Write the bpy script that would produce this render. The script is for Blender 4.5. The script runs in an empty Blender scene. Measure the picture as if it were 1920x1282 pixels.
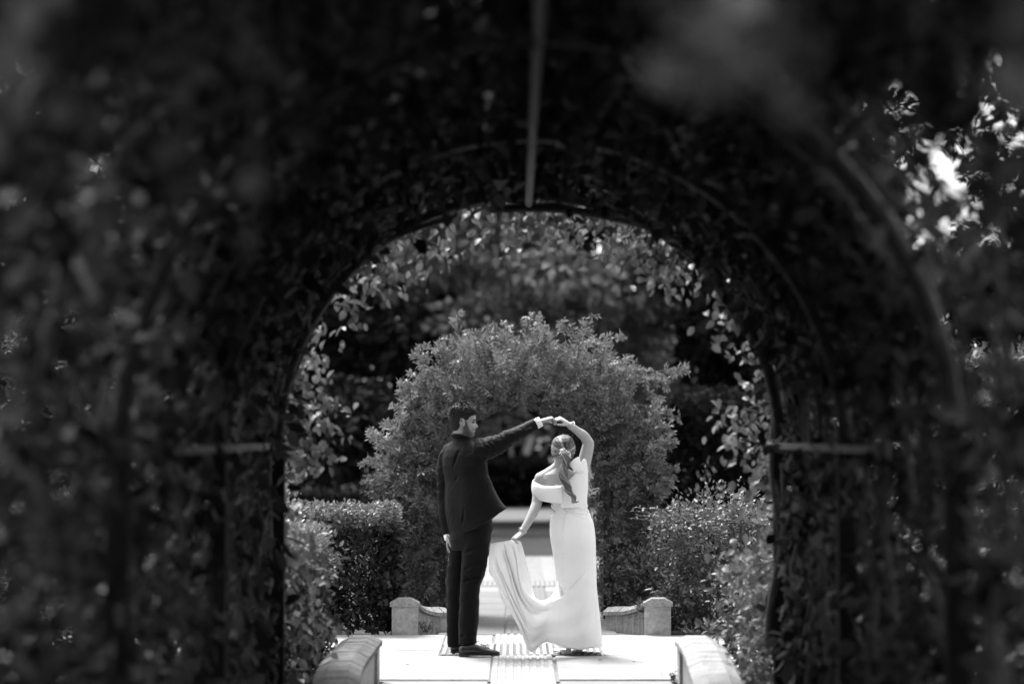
import bpy, math, random
import numpy as np
from mathutils import Vector, Matrix
random.seed(7)
rng = np.random.default_rng(7)
scene = bpy.context.scene
COL = scene.collection
PI = math.pi

# ---------------------------------------------------------------- camera
FPX, VPX, VPY = 4533.0, 968.0, 815.0
EYE = np.array([0.0, 0.0, 1.555])
PITCH = math.atan((VPY - 641) / FPX)
YAW = math.atan((VPX - 960) / FPX)
cam_d = bpy.data.cameras.new('camera')
cam = bpy.data.objects.new('camera', cam_d)
COL.objects.link(cam)
cam.location = EYE
cam.rotation_euler = (PI / 2 + PITCH, 0, YAW)
cam_d.sensor_width = 36.0
cam_d.lens = 85.0
cam_d.clip_start = 0.05
cam_d.clip_end = 2000
cam_d.dof.use_dof = True
cam_d.dof.focus_distance = 17.8
cam_d.dof.aperture_fstop = 1.2
cam_d.dof.aperture_blades = 0
scene.camera = cam

# ---------------------------------------------------------------- world, sun, exposure
SUN_EL, SUN_AZ = math.radians(62), math.radians(-28)      # azimuth from +Y (away), negative = left
world = bpy.data.worlds.new('World')
scene.world = world
world.use_nodes = True
wn, wl = world.node_tree.nodes, world.node_tree.links
wn.clear()
sky = wn.new('ShaderNodeTexSky')
sky.sky_type = 'NISHITA'
sky.sun_disc = False
sky.sun_elevation = SUN_EL
sky.sun_rotation = SUN_AZ
sky.dust_density = 4.0
sky.air_density = 1.5
bw = wn.new('ShaderNodeRGBToBW')
bg = wn.new('ShaderNodeBackground')
bg.inputs['Strength'].default_value = 0.10
wo = wn.new('ShaderNodeOutputWorld')
wl.new(sky.outputs[0], bw.inputs[0])
wl.new(bw.outputs[0], bg.inputs[0])
wl.new(bg.outputs[0], wo.inputs[0])
sun_d = bpy.data.lights.new('sun', 'SUN')
sun_d.energy = 1.4
sun_d.angle = math.radians(14)
sun_d.color = (1, 1, 1)
sun = bpy.data.objects.new('sun', sun_d)
COL.objects.link(sun)
sd = Vector((math.sin(SUN_AZ) * math.cos(SUN_EL), math.cos(SUN_AZ) * math.cos(SUN_EL), math.sin(SUN_EL)))
sun.rotation_euler = sd.to_track_quat('Z', 'Y').to_euler()
sun.location = (-6, 20, 30)
scene.view_settings.view_transform = 'Standard'
scene.view_settings.look = 'None'
scene.view_settings.gamma = 1.0
scene.view_settings.use_curve_mapping = False
scene.view_settings.exposure = 2.3
scene.cycles.use_denoising = True
scene.cycles.max_bounces = 7
scene.cycles.diffuse_bounces = 3
scene.cycles.transmission_bounces = 4
scene.cycles.sample_clamp_indirect = 6.0

# ---------------------------------------------------------------- helpers
_cp, _sp, _cy, _sy = math.cos(PITCH), math.sin(PITCH), math.cos(YAW), math.sin(YAW)
FWD = np.array([-_sy * _cp, _cy * _cp, _sp])
RGT = np.array([_cy, _sy, 0.0])
UPV = np.cross(RGT, FWD)


def P(px, py, d):
    """The point at depth y=d in the direction of pixel (px,py) of the 1920x1282 photograph."""
    r = FWD + RGT * ((px - 960) / FPX) + UPV * ((641 - py) / FPX)
    return EYE + r * (d / r[1])


def nrm(a):
    a = np.asarray(a, float)
    n = np.linalg.norm(a, axis=-1, keepdims=True)
    return a / np.maximum(n, 1e-9)


def smooth(a, b, x):
    t = np.clip((x - a) / (b - a), 0, 1)
    return t * t * (3 - 2 * t)


class Noise:
    """Cheap smooth 3-D noise (a sum of random plane waves), about -1..1."""
    def __init__(s, scale, seed, n=14):
        r = np.random.default_rng(seed)
        s.k = nrm(r.normal(size=(n, 3))) * (r.uniform(.6, 1.7, (n, 1))) * 2 * PI / scale
        s.p = r.uniform(0, 2 * PI, n)
        s.n = n

    def __call__(s, p):
        p = np.asarray(p, float)
        return np.sin(p @ s.k.T + s.p).sum(-1) / math.sqrt(s.n)


def props(o, label=None, cat=None, group=None, kind=None):
    for k, v in (('label', label), ('category', cat), ('group', group), ('kind', kind)):
        if v:
            o[k] = v
    return o


def mesh_of(name, V, F, mats=(), smooth_sh=False, shade=None, fmat=None):
    V = np.asarray(V, np.float32)
    me = bpy.data.meshes.new(name)
    if isinstance(F, np.ndarray):
        n, k = F.shape
        me.vertices.add(len(V))
        me.vertices.foreach_set('co', V.ravel())
        me.loops.add(n * k)
        me.loops.foreach_set('vertex_index', F.astype(np.int32).ravel())
        me.polygons.add(n)
        me.polygons.foreach_set('loop_start', np.arange(0, n * k, k, dtype=np.int32))
        me.update(calc_edges=True)
    else:
        me.from_pydata(V.tolist(), [], [list(f) for f in F])
    for m in (mats if isinstance(mats, (list, tuple)) else [mats]):
        me.materials.append(m)
    if smooth_sh:
        me.polygons.foreach_set('use_smooth', np.ones(len(me.polygons), bool))
    if shade is not None:
        a = me.attributes.new('shade', 'FLOAT', 'POINT')
        a.data.foreach_set('value', np.asarray(shade, np.float32))
    if fmat is not None:
        me.polygons.foreach_set('material_index', np.asarray(fmat, np.int32))
    me.update()
    return me


def link(name, me, parent=None):
    o = bpy.data.objects.new(name, me)
    COL.objects.link(o)
    if parent is not None:
        o.parent = parent
    return o


def thing(name, label, cat, group=None):
    return props(link(name, None), label, cat, group)


class MB:
    """Collects shapes into one mesh."""
    def __init__(s):
        s.V, s.F, s.n = [], [], 0

    def add(s, V, F):
        V = np.asarray(V, float)
        s.V.append(V)
        s.F += [[i + s.n for i in f] for f in (F.tolist() if isinstance(F, np.ndarray) else F)]
        s.n += len(V)
        return s

    def box(s, x0, x1, y0, y1, z0, z1, bev=0.0):
        if bev <= 0:
            V = [(x, y, z) for z in (z0, z1) for y in (y0, y1) for x in (x0, x1)]
            return s.add(V, [(0, 2, 3, 1), (4, 5, 7, 6), (0, 1, 5, 4), (2, 6, 7, 3), (0, 4, 6, 2), (1, 3, 7, 5)])
        b = bev
        V = [(x0, y0, z0), (x1, y0, z0), (x1, y1, z0), (x0, y1, z0),
             (x0, y0, z1 - b), (x1, y0, z1 - b), (x1, y1, z1 - b), (x0, y1, z1 - b),
             (x0 + b, y0 + b, z1), (x1 - b, y0 + b, z1), (x1 - b, y1 - b, z1), (x0 + b, y1 - b, z1)]
        F = [(3, 2, 1, 0), (8, 9, 10, 11)]
        for i in range(4):
            j = (i + 1) % 4
            F += [(i, j, 4 + j, 4 + i), (4 + i, 4 + j, 8 + j, 8 + i)]
        return s.add(V, F)

    def tube(s, pts, rad, seg=8, up=None, flat=1.0):
        V, F = tube(pts, rad, seg, up, flat)
        return s.add(V, F)

    def ell(s, c, r, axes=None, n=8, m=6):
        V, F = ellipsoid(c, r, axes, n, m)
        return s.add(V, F)

    def mesh(s, name, mats, smooth_sh=False, **k):
        return mesh_of(name, np.concatenate(s.V), s.F, mats, smooth_sh, **k)

    def build(s, name, mats, parent=None, smooth_sh=False, **k):
        return link(name, s.mesh(name, mats, smooth_sh, **k), parent)


def tube(pts, rad, seg=8, up=None, flat=1.0):
    """Closed tube along pts; rad per point; flat = ratio of the second semi-axis."""
    pts = np.asarray(pts, float)
    n = len(pts)
    rad = np.broadcast_to(np.asarray(rad, float), (n,)) if np.ndim(rad) < 2 else np.asarray(rad, float)
    T = nrm(np.gradient(pts, axis=0))
    u = np.array(up if up is not None else (0, 0, 1), float)
    if up is None and abs(T[0] @ u) > .9:
        u = np.array((1., 0, 0))
    V, F = [], []
    a = np.arange(seg) / seg * 2 * PI
    for i in range(n):
        A = nrm(u - T[i] * (u @ T[i]))
        B = np.cross(T[i], A)
        u = A
        ra, rb = (rad[i], rad[i] * flat) if np.ndim(rad[i]) == 0 else rad[i]
        V.append(pts[i] + np.outer(np.cos(a) * ra, A) + np.outer(np.sin(a) * rb, B))
    V = np.concatenate(V + [pts[:1], pts[-1:]])
    for i in range(n - 1):
        for j in range(seg):
            k = (j + 1) % seg
            F.append((i * seg + j, i * seg + k, (i + 1) * seg + k, (i + 1) * seg + j))
    for j in range(seg):
        k = (j + 1) % seg
        F.append((n * seg, k, j))
        F.append((n * seg + 1, (n - 1) * seg + j, (n - 1) * seg + k))
    return V, F


def ellipsoid(c, r, axes=None, n=10, m=7):
    ax = np.eye(3) if axes is None else np.asarray(axes, float)
    th = np.linspace(0, PI, m + 1)[1:-1]
    ph = np.arange(n) / n * 2 * PI
    L = [(0, 0, 1)] + [(math.sin(t) * math.cos(p), math.sin(t) * math.sin(p), math.cos(t)) for t in th for p in ph] + [(0, 0, -1)]
    V = np.asarray(c) + (np.array(L) * np.asarray(r)) @ ax
    F = [(0, 1 + j, 1 + (j + 1) % n) for j in range(n)]
    for i in range(m - 2):
        for j in range(n):
            a, b = 1 + i * n + j, 1 + i * n + (j + 1) % n
            F.append((a, a + n, b + n, b))
    last = len(L) - 1
    F += [(last, 1 + (m - 2) * n + (j + 1) % n, 1 + (m - 2) * n + j) for j in range(n)]
    return V, F


def loft(rows, close=True):
    """rows (n,m,3): closed rings stacked; caps by fans."""
    R = np.asarray(rows, float)
    n, m, _ = R.shape
    V = R.reshape(-1, 3)
    F = []
    for i in range(n - 1):
        for j in range(m):
            k = (j + 1) % m
            F.append((i * m + j, i * m + k, (i + 1) * m + k, (i + 1) * m + j))
    if close:
        V = np.concatenate([V, R[0].mean(0)[None], R[-1].mean(0)[None]])
        for j in range(m):
            k = (j + 1) % m
            F.append((n * m, k, j))
            F.append((n * m + 1, (n - 1) * m + j, (n - 1) * m + k))
    return V, F


def sheet(G):
    """G (n,m,3): an open grid of quads."""
    G = np.asarray(G, float)
    n, m, _ = G.shape
    F = [(i * m + j, i * m + j + 1, (i + 1) * m + j + 1, (i + 1) * m + j) for i in range(n - 1) for j in range(m - 1)]
    return G.reshape(-1, 3), F


def spline(pts, n):
    """Catmull-Rom through pts (k,d), n samples."""
    p = np.asarray(pts, float)
    k = len(p)
    t = np.linspace(0, k - 1, n)
    i = np.clip(t.astype(int), 0, k - 2)
    f = (t - i)[:, None]
    g = lambda j: p[np.clip(j, 0, k - 1)]
    p0, p1, p2, p3 = g(i - 1), g(i), g(i + 1), g(i + 2)
    return .5 * (2 * p1 + (p2 - p0) * f + (2 * p0 - 5 * p1 + 4 * p2 - p3) * f ** 2 + (3 * p1 - p0 - 3 * p2 + p3) * f ** 3)


def remeshed(mb, name, voxel, iters=3, factor=.5):
    """Fuse the closed shapes of an MB into ONE continuous surface; returns (V, F array of quads)."""
    o = link('fusing', mb.mesh('fusing', []))
    m = o.modifiers.new('r', 'REMESH')
    m.mode = 'VOXEL'
    m.voxel_size = voxel
    if iters:
        s = o.modifiers.new('s', 'SMOOTH')
        s.iterations = iters
        s.factor = factor
    ev = o.evaluated_get(bpy.context.evaluated_depsgraph_get())
    me = ev.to_mesh()
    V = np.empty(len(me.vertices) * 3, np.float32)
    me.vertices.foreach_get('co', V)
    F = np.empty(len(me.loops), np.int32)
    me.loops.foreach_get('vertex_index', F)
    F = F.reshape(-1, 4).copy()
    ev.to_mesh_clear()
    old = o.data
    bpy.data.objects.remove(o)
    bpy.data.meshes.remove(old)
    return V.reshape(-1, 3).astype(float), F


def vnormals(V, F):
    F = np.asarray(F)
    n = np.cross(V[F[:, 2]] - V[F[:, 0]], V[F[:, 3]] - V[F[:, 1]])
    N = np.zeros_like(V)
    for k in range(4):
        np.add.at(N, F[:, k], n)
    return nrm(N)


# ---------------------------------------------------------------- materials (the photograph is black and white: all greys)
def nodes(name):
    m = bpy.data.materials.new(name)
    m.use_nodes = True
    nt = m.node_tree
    b = nt.nodes['Principled BSDF']
    return m, nt, b


def g(v):
    return (v, v, v, 1)


def ramp(nt, src, stops):
    r = nt.nodes.new('ShaderNodeValToRGB')
    e = r.color_ramp.elements
    while len(e) < len(stops):
        e.new(.5)
    for k, (p, v) in enumerate(stops):
        e[k].position = p
        e[k].color = g(v)
    nt.links.new(src, r.inputs[0])
    return r.outputs[0]


def noise_tex(nt, scale, detail=6, rough=.6, stretch=None):
    tc = nt.nodes.new('ShaderNodeTexCoord')
    t = nt.nodes.new('ShaderNodeTexNoise')
    t.inputs['Scale'].default_value = scale
    t.inputs['Detail'].default_value = detail
    t.inputs['Roughness'].default_value = rough
    if stretch:
        mp = nt.nodes.new('ShaderNodeMapping')
        mp.inputs['Scale'].default_value = stretch
        nt.links.new(tc.outputs['Object'], mp.inputs[0])
        nt.links.new(mp.outputs[0], t.inputs['Vector'])
    else:
        nt.links.new(tc.outputs['Object'], t.inputs['Vector'])
    return t.outputs['Fac']


def mult(nt, a, b):
    x = nt.nodes.new('ShaderNodeMix')
    x.data_type = 'RGBA'
    x.blend_type = 'MULTIPLY'
    x.inputs['Factor'].default_value = 1
    nt.links.new(a, x.inputs['A'])
    nt.links.new(b, x.inputs['B'])
    return x.outputs['Result']


def bump(nt, b, src, strength, dist=.01):
    n = nt.nodes.new('ShaderNodeBump')
    n.inputs['Strength'].default_value = strength
    n.inputs['Distance'].default_value = dist
    nt.links.new(src, n.inputs['Height'])
    nt.links.new(n.outputs[0], b.inputs['Normal'])


def mat(name, lo, hi, scale=8, rough=.7, bstr=0, bscale=60, spec=.3, stretch=None, fine=None, bdist=.01):
    """Grey surface whose colour wanders between lo and hi; fine = (scale, lo, hi) a second, finer mottling."""
    m, nt, b = nodes(name)
    c = ramp(nt, noise_tex(nt, scale, stretch=stretch), [(.3, lo), (.7, hi)])
    if fine:
        c = mult(nt, c, ramp(nt, noise_tex(nt, fine[0]), [(.35, fine[1]), (.6, fine[2])]))
    nt.links.new(c, b.inputs['Base Color'])
    b.inputs['Roughness'].default_value = rough
    b.inputs['Specular IOR Level'].default_value = spec
    if bstr:
        bump(nt, b, noise_tex(nt, bscale), bstr, bdist)
    return m


def leaf_mat(name, lo, hi, trans=.3, rough=.45, spec=.35):
    """Leaves: the grey of each leaf comes from its own 'shade' number."""
    m, nt, b = nodes(name)
    at = nt.nodes.new('ShaderNodeAttribute')
    at.attribute_name = 'shade'
    c = ramp(nt, at.outputs['Fac'], [(0, lo), (1, hi)])
    nt.links.new(c, b.inputs['Base Color'])
    b.inputs['Roughness'].default_value = rough
    b.inputs['Specular IOR Level'].default_value = spec
    tr = nt.nodes.new('ShaderNodeBsdfTranslucent')
    nt.links.new(c, tr.inputs[0])
    mx = nt.nodes.new('ShaderNodeMixShader')
    mx.inputs[0].default_value = trans
    nt.links.new(b.outputs[0], mx.inputs[1])
    nt.links.new(tr.outputs[0], mx.inputs[2])
    out = nt.nodes['Material Output']
    nt.links.new(mx.outputs[0], out.inputs[0])
    return m


M = {}
M['slab'] = mat('slab concrete', .27, .34, 2.2, .85, .3, 60, fine=(7, .84, 1.0))
_nt = M['slab'].node_tree
_b = _nt.nodes['Principled BSDF']
_c = _b.inputs['Base Color'].links[0].from_socket
_c = mult(_nt, _c, ramp(_nt, noise_tex(_nt, 38, 2, .5), [(.22, .35), (.30, 1)]))
_c = mult(_nt, _c, ramp(_nt, noise_tex(_nt, 1.7, 8, .7), [(.36, .8), (.5, 1)]))
_nt.links.new(_c, _b.inputs['Base Color'])
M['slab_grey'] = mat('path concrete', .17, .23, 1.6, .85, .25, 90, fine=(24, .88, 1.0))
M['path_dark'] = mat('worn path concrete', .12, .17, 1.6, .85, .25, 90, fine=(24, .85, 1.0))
M['edging'] = mat('edging concrete', .22, .3, 3, .85, .25, 90)
M['joint'] = mat('joint dirt', .13, .22, 12, .95)
M['tactile'] = mat('tactile tile', .27, .35, 8, .8, .2, 90, fine=(55, .55, 1.0))
M['tactile_dark'] = mat('tactile base', .08, .15, 9, .85, .2, 90)
M['soil'] = mat('garden soil', .02, .06, 4, .95, .6, 30, bdist=.03)
M['lawn'] = mat('lawn', .018, .04, .6, .95, .7, 60, fine=(25, .6, 1.0), bdist=.03)
M['lit_band'] = mat('pale gravel', .09, .14, 1.2, .95, .5, 80)  # tone of lit lawn, painted paler than the grass around it
M['render'] = mat('wall render', .20, .42, 7, .9, .35, 45, stretch=(6, 6, .5), fine=(40, .72, 1.0))
M['pier'] = mat('pier render', .26, .42, 9, .9, .35, 45, fine=(28, .7, 1.0))
M['cap'] = mat('cap stone', .22, .36, 9, .85, .4, 50, fine=(60, .6, 1.0))
M['cap_old'] = mat('weathered cap stone', .05, .17, 10, .9, .5, 50, fine=(50, .5, 1.0))
M['metal'] = mat('dark painted steel', .012, .026, 12, .55, .1, 40, spec=.2)
M['post'] = mat('shade-toned steel', .008, .016, 12, .8, .1, 40, spec=.1)  # same steel as the hoops, darkened in colour for the backlit posts
M['rail'] = mat('weathered timber rail', .08, .15, 20, .7, .2, 60, stretch=(1, .1, 1))
M['bark'] = mat('dark bark', .02, .05, 20, .95, .6, 40)
M['stem'] = mat('vine stem', .03, .08, 25, .9, .4, 60)
M['twig'] = mat('green twig', .06, .1, 25, .8)
M['grey_bark'] = mat('grey bark', .08, .16, 9, .9)
M['pale_bark'] = mat('pale bark', .45, .75, 9, .85, .4, 30, stretch=(1, 1, .35))
M['vine_leaf'] = leaf_mat('vine leaf', .004, .12, .26, .55, .1)  # very dark grey: the tunnel's shade is painted into these leaves
M['fringe_leaf'] = leaf_mat('lit vine leaf', .09, .20, .4, .42, .4)  # paler copy of the vine leaf, with open-sky light put into its colour
M['jasmine'] = leaf_mat('jasmine leaflet', .02, .27, .25, .5, .25)
M['hedge_leaf'] = leaf_mat('hedge leaf', .010, .24, .2, .42, .22)
M['shrub_leaf'] = leaf_mat('shrub leaf', .05, .14, .3, .42, .4)
M['tree_leaf'] = leaf_mat('dark tree leaf', .006, .022, .1, .8, .05)  # albedo kept very low so the far trees' shade sits in the colour
M['cedar_leaf'] = leaf_mat('cedar needle spray', .06, .32, .15, .6, .2)

# ================================================================ GROUND AND PAVING
def flat(name, x0, x1, y0, y1, z, m, kind='structure', parent=None):
    o = link(name, mesh_of(name, [(x0, y0, z), (x1, y0, z), (x1, y1, z), (x0, y1, z)], [(0, 1, 2, 3)], m), parent)
    if kind:
        o['kind'] = kind
    return o


CX = 0.07                                           # centre line of tunnel, path and arch
flat('ground', -400, 400, -60, 900, -.06, M['soil'])
flat('lawn', -60, 60, 26.5, 120, -.03, M['lawn'])
flat('lit_lawn_band', -5, 1.5, 38.4, 41.3, -.022, M['lit_band'])  # pale strips painted for the lit lawn between tree shadows
flat('lit_lawn_band', -5, 1.6, 44.5, 52, -.022, M['lit_band'])

slab_cache = {}


def slab(parent, x0, x1, y0, y1, m, z=0.0, h=.05, name='slab'):
    """One paving slab: its own object, joints left open round it."""
    key = (round(x1 - x0, 3), round(y1 - y0, 3), m.name, h)
    if key not in slab_cache:
        w, d = (x1 - x0) / 2 - .004, (y1 - y0) / 2 - .004
        slab_cache[key] = MB().box(-w, w, -d, d, -h, 0, .006).mesh(name, m)
    o = link(name, slab_cache[key], parent)
    o.location = ((x0 + x1) / 2, (y0 + y1) / 2, z + random.uniform(-.0015, .0015))
    return o


# the pale crossing where the couple stands
plaza = flat('plaza', -9, 9, 15.45, 18.95, -.012, M['joint'])
TL, TR = -.165, .255                                # edges of the tactile strip
for (a, b) in ((-7.2, -5.4), (-5.4, -3.6), (-3.6, -1.9), (-1.9, TL - .004)):
    slab(plaza, a, b, 15.5, 17.145, M['slab'])
for (a, b) in ((TR + .016, 1.95), (1.95, 3.6), (3.6, 5.4), (5.4, 7.2)):
    slab(plaza, a, b, 15.5, 17.145, M['slab'])
for k in range(10):                                 # narrow edging course behind
    a = -7.2 + k * 1.44
    for (u, v) in ((a, a + 1.44),):
        if v <= -.545 or u >= .615:
            slab(plaza, u, v, 17.14, 17.52, M['edging'], name='edging_slab')
        elif u < -.545:
            slab(plaza, u, -.545, 17.14, 17.52, M['edging'], name='edging_slab')
        if u < .615 < v:
            slab(plaza, .617, v, 17.14, 17.52, M['edging'], name='edging_slab')
for (a, b) in ((-7.2, -5), (-5, -2.8), (-2.8, -.545)):
    slab(plaza, a, b, 17.54, 18.9, M['slab'])
slab(plaza, -.55, TL - .01, 18.06, 18.9, M['slab'])
slab(plaza, TR + .012, .612, 18.06, 18.9, M['slab'])
for (a, b) in ((.617, 2.8), (2.8, 5), (5, 7.2)):
    slab(plaza, a, b, 17.54, 18.9, M['slab'])

# the path: through the tunnel (near) and through the rose arch (far)
near = flat('path', -.86, 1.0, -8, 15.42, -.02, M['joint'])
for k in range(6):
    y1 = 15.42 - k * 1.5
    slab(near, -.85, TL - .012, y1 - 1.5, y1, M['edging'], -.008)
    slab(near, TR + .016, .99, y1 - 1.5, y1, M['slab_grey'], -.008)
far = flat('path', -1.0, 1.15, 18.97, 31.5, -.02, M['joint'])
for k in range(7):
    y0 = 19.0 + k * 1.75
    x0, x1 = (-.62, .80) if k < 3 else (-1.0, 1.15)
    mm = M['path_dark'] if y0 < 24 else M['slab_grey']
    if k == 0:
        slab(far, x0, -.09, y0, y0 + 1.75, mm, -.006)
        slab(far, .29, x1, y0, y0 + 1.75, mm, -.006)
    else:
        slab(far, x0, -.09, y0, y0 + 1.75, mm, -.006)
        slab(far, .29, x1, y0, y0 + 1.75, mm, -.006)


def tactile(name, label, x0, x1, y0, y1, n_tiles, n_ribs, base, ribm, z, along='y', dots=False):
    """A strip of ribbed warning tiles; each tile an object, each rib a sub-part."""
    t = thing(name, label, 'tactile paving', 'ribbed tactile paving strips')
    t.location = ((x0 + x1) / 2, (y0 + y1) / 2, z)
    cuts = np.linspace(y0, y1, n_tiles + 1) if along == 'y' else np.linspace(x0, x1, n_tiles + 1)
    ox, oy = (x0 + x1) / 2, (y0 + y1) / 2
    w = (x1 - x0) if along == 'y' else cuts[1] - cuts[0]
    d = (y1 - y0) if along == 'x' else cuts[1] - cuts[0]
    tm = MB().box(-w / 2 + .003, w / 2 - .003, -d / 2 + .003, d / 2 - .003, -.04, 0, .003).mesh('tactile_tile', base)
    pitch = w / n_ribs
    rm = MB().box(-pitch * .29, pitch * .29, -d / 2 + .008, d / 2 - .008, 0.0005, .006, .002).mesh('rib', ribm)
    for i in range(n_tiles):
        c = (cuts[i] + cuts[i + 1]) / 2
        o = link('tactile_tile', tm, t)
        o.location = (0, c - oy, 0) if along == 'y' else (c - ox, 0, 0)
        for k in range(n_ribs):
            r = link('rib', rm, o)
            r.location = (-w / 2 + (k + .5) * pitch, 0, 0)
    return t


tactile('tactile_strip', 'pale ribbed tactile strip running from the couple toward the camera', TL, TR, 13.1, 17.15, 10, 8, M['tactile'], M['tactile'], .002)
tactile('tactile_strip', 'dark and light striped tactile band under the shoes of the couple', -.54, .61, 17.155, 18.055, 3, 8, M['tactile_dark'], M['tactile'], .002, 'x')
tactile('tactile_strip', 'pale ribbed tactile strip just behind the couple, ahead of the arch', TL, TR, 18.06, 18.93, 2, 8, M['tactile'], M['tactile'], .002)
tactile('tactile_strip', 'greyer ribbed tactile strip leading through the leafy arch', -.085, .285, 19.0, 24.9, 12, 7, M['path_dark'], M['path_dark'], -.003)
tactile('tactile_strip', 'far striped tactile band crossing the path beyond the arch', -.7, .7, 25.0, 25.9, 4, 7, M['tactile_dark'], M['slab_grey'], -.003, 'x')


# ================================================================ LOW WALLS
def wing_wall(label, path, hts, m_cap, ncap, width=.2, pier=True, group='low concrete walls flanking the path'):
    """A low curved wall: body, end pier and a course of many-sided cap stones (each its own part)."""
    t = thing('low_wall', label, 'wall', group)
    p = spline([(x, y, 0) for x, y in path], 41)
    h = np.interp(np.linspace(0, 1, 41), np.linspace(0, 1, len(hts)), hts)
    h = spline(np.c_[np.interp(np.linspace(0, 1, len(hts)), np.linspace(0, 1, len(hts)), hts)], 41)[:, 0]
    T = nrm(np.gradient(p, axis=0))
    N = np.c_[-T[:, 1], T[:, 0], np.zeros(41)]
    w = width / 2
    rows = []
    for i in range(41):
        a, b = p[i] + N[i] * (w - .02), p[i] - N[i] * (w - .02)
        top = h[i] - .052
        rows.append([(a[0], a[1], -.05), (a[0], a[1], top), (b[0], b[1], top), (b[0], b[1], -.05)])
    V, F = loft(rows)
    MB().add(V, F).build('wall_body', M['render'], t)
    if pier:
        # squared pier at the crossing end, a little proud of the body
        e, tt, nn = p[0], T[0], N[0]
        q = []
        for (s, u) in ((-.012, w), (-.012, -w), (.24, -w), (.24, w)):
            q.append(e + tt * s + nn * u)
        top = h[0] - .05
        V = [(x[0], x[1], -.05) for x in q] + [(x[0], x[1], top) for x in q]
        MB().add(V, [(3, 2, 1, 0), (4, 5, 6, 7), (0, 1, 5, 4), (1, 2, 6, 5), (2, 3, 7, 6), (3, 0, 4, 7)]).build('pier', M['pier'], t)
    prof = [(-w - .015, -.05), (-w - .015, -.022), (-w * .5, 0.012), (w * .5, .012), (w + .015, -.022), (w + .015, -.05)]
    s = np.linspace(0, 1, ncap + 1)
    f = np.linspace(0, 1, 41)
    L = np.linalg.norm(np.diff(p, axis=0), axis=1).sum()
    for k in range(ncap):
        gp = .003 / L
        a, b = s[k] + gp, s[k + 1] - gp
        if k == 0:
            a = -0.03 / L
        rows = []
        dz = random.uniform(-.002, .002)
        for u in (a, b):
            uu = np.clip(u, 0, 1)
            c = np.array([np.interp(uu, f, p[:, i]) for i in range(3)])
            hh = np.interp(uu, f, h)
            tt = nrm([np.interp(uu, f, T[:, i]) for i in range(3)])
            nn = np.array([-tt[1], tt[0], 0])
            if u < 0:
                c = c + tt * (u * L)
            rows.append([c + nn * x + np.array([0, 0, hh + z + dz]) for x, z in prof])
        V, F = loft(rows)
        MB().add(V, F).build('cap_stone', m_cap, t)
    return t


wing_wall('low curved concrete wall in front of clipped hedge, behind the groom',
          [(-.87, 18.92), (-.865, 19.12), (-.77, 19.28), (-.60, 19.42)], [.27, .268, .215, .175, .165], M['cap'], 9)
wing_wall('low curved concrete wall beside the loose shrub, behind the bride',
          [(1.105, 18.92), (1.10, 19.12), (.97, 19.32), (.77, 19.52)], [.27, .268, .215, .175, .165], M['cap'], 10)
wing_wall('dark weathered low wall nearest the camera beside the left hedge',
          [(-.98, 15.42), (-.98, 14.6), (-.99, 13.6), (-.93, 12.4), (-.9, 11.0)], [.27, .285, .265, .24, .235], M['cap_old'], 36, .225)
wing_wall('pale low wall nearest the camera beside the right shrubs',
          [(1.14, 15.42), (1.13, 14.6), (1.1, 13.6), (1.06, 12.4), (1.04, 11.0)], [.27, .285, .265, .24, .235], M['cap'], 36, .235)


# ================================================================ FOLIAGE TOOLS
def leaf_arrays(Pt, D, N, L, W, fold=.12, droop=.15, simple=False):
    """Leaves as folded blades: returns V (n*k,3) and triangles."""
    n = len(Pt)
    X = nrm(D)
    Z = nrm(N - X * (N * X).sum(1, keepdims=True))
    Y = np.cross(Z, X)
    L = np.broadcast_to(L, (n,))[:, None]
    W = np.broadcast_to(W, (n,))[:, None]
    if simple:
        v = [Pt, Pt + X * .45 * L + Y * W * .5 + Z * fold * W, Pt + X * .45 * L - Y * W * .5 + Z * fold * W, Pt + X * L - Z * droop * L]
        t = np.array([(0, 2, 1), (1, 2, 3)])
    else:
        v = [Pt, Pt + X * .28 * L + Y * W * .44 + Z * fold * W, Pt + X * .28 * L - Y * W * .44 + Z * fold * W,
             Pt + X * .66 * L + Y * W * .38 + Z * (fold * W - droop * .4 * L), Pt + X * .66 * L - Y * W * .38 + Z * (fold * W - droop * .4 * L),
             Pt + X * L - Z * droop * L, Pt + X * .5 * L - Z * droop * .2 * L]
        t = np.array([(0, 6, 1), (0, 2, 6), (1, 6, 3), (2, 4, 6), (3, 6, 5), (4, 5, 6)])
    k = len(v)
    V = np.stack(v, 1).reshape(-1, 3)
    F = (np.arange(n)[:, None, None] * k + t[None]).reshape(-1, 3)
    return V, F, k


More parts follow.
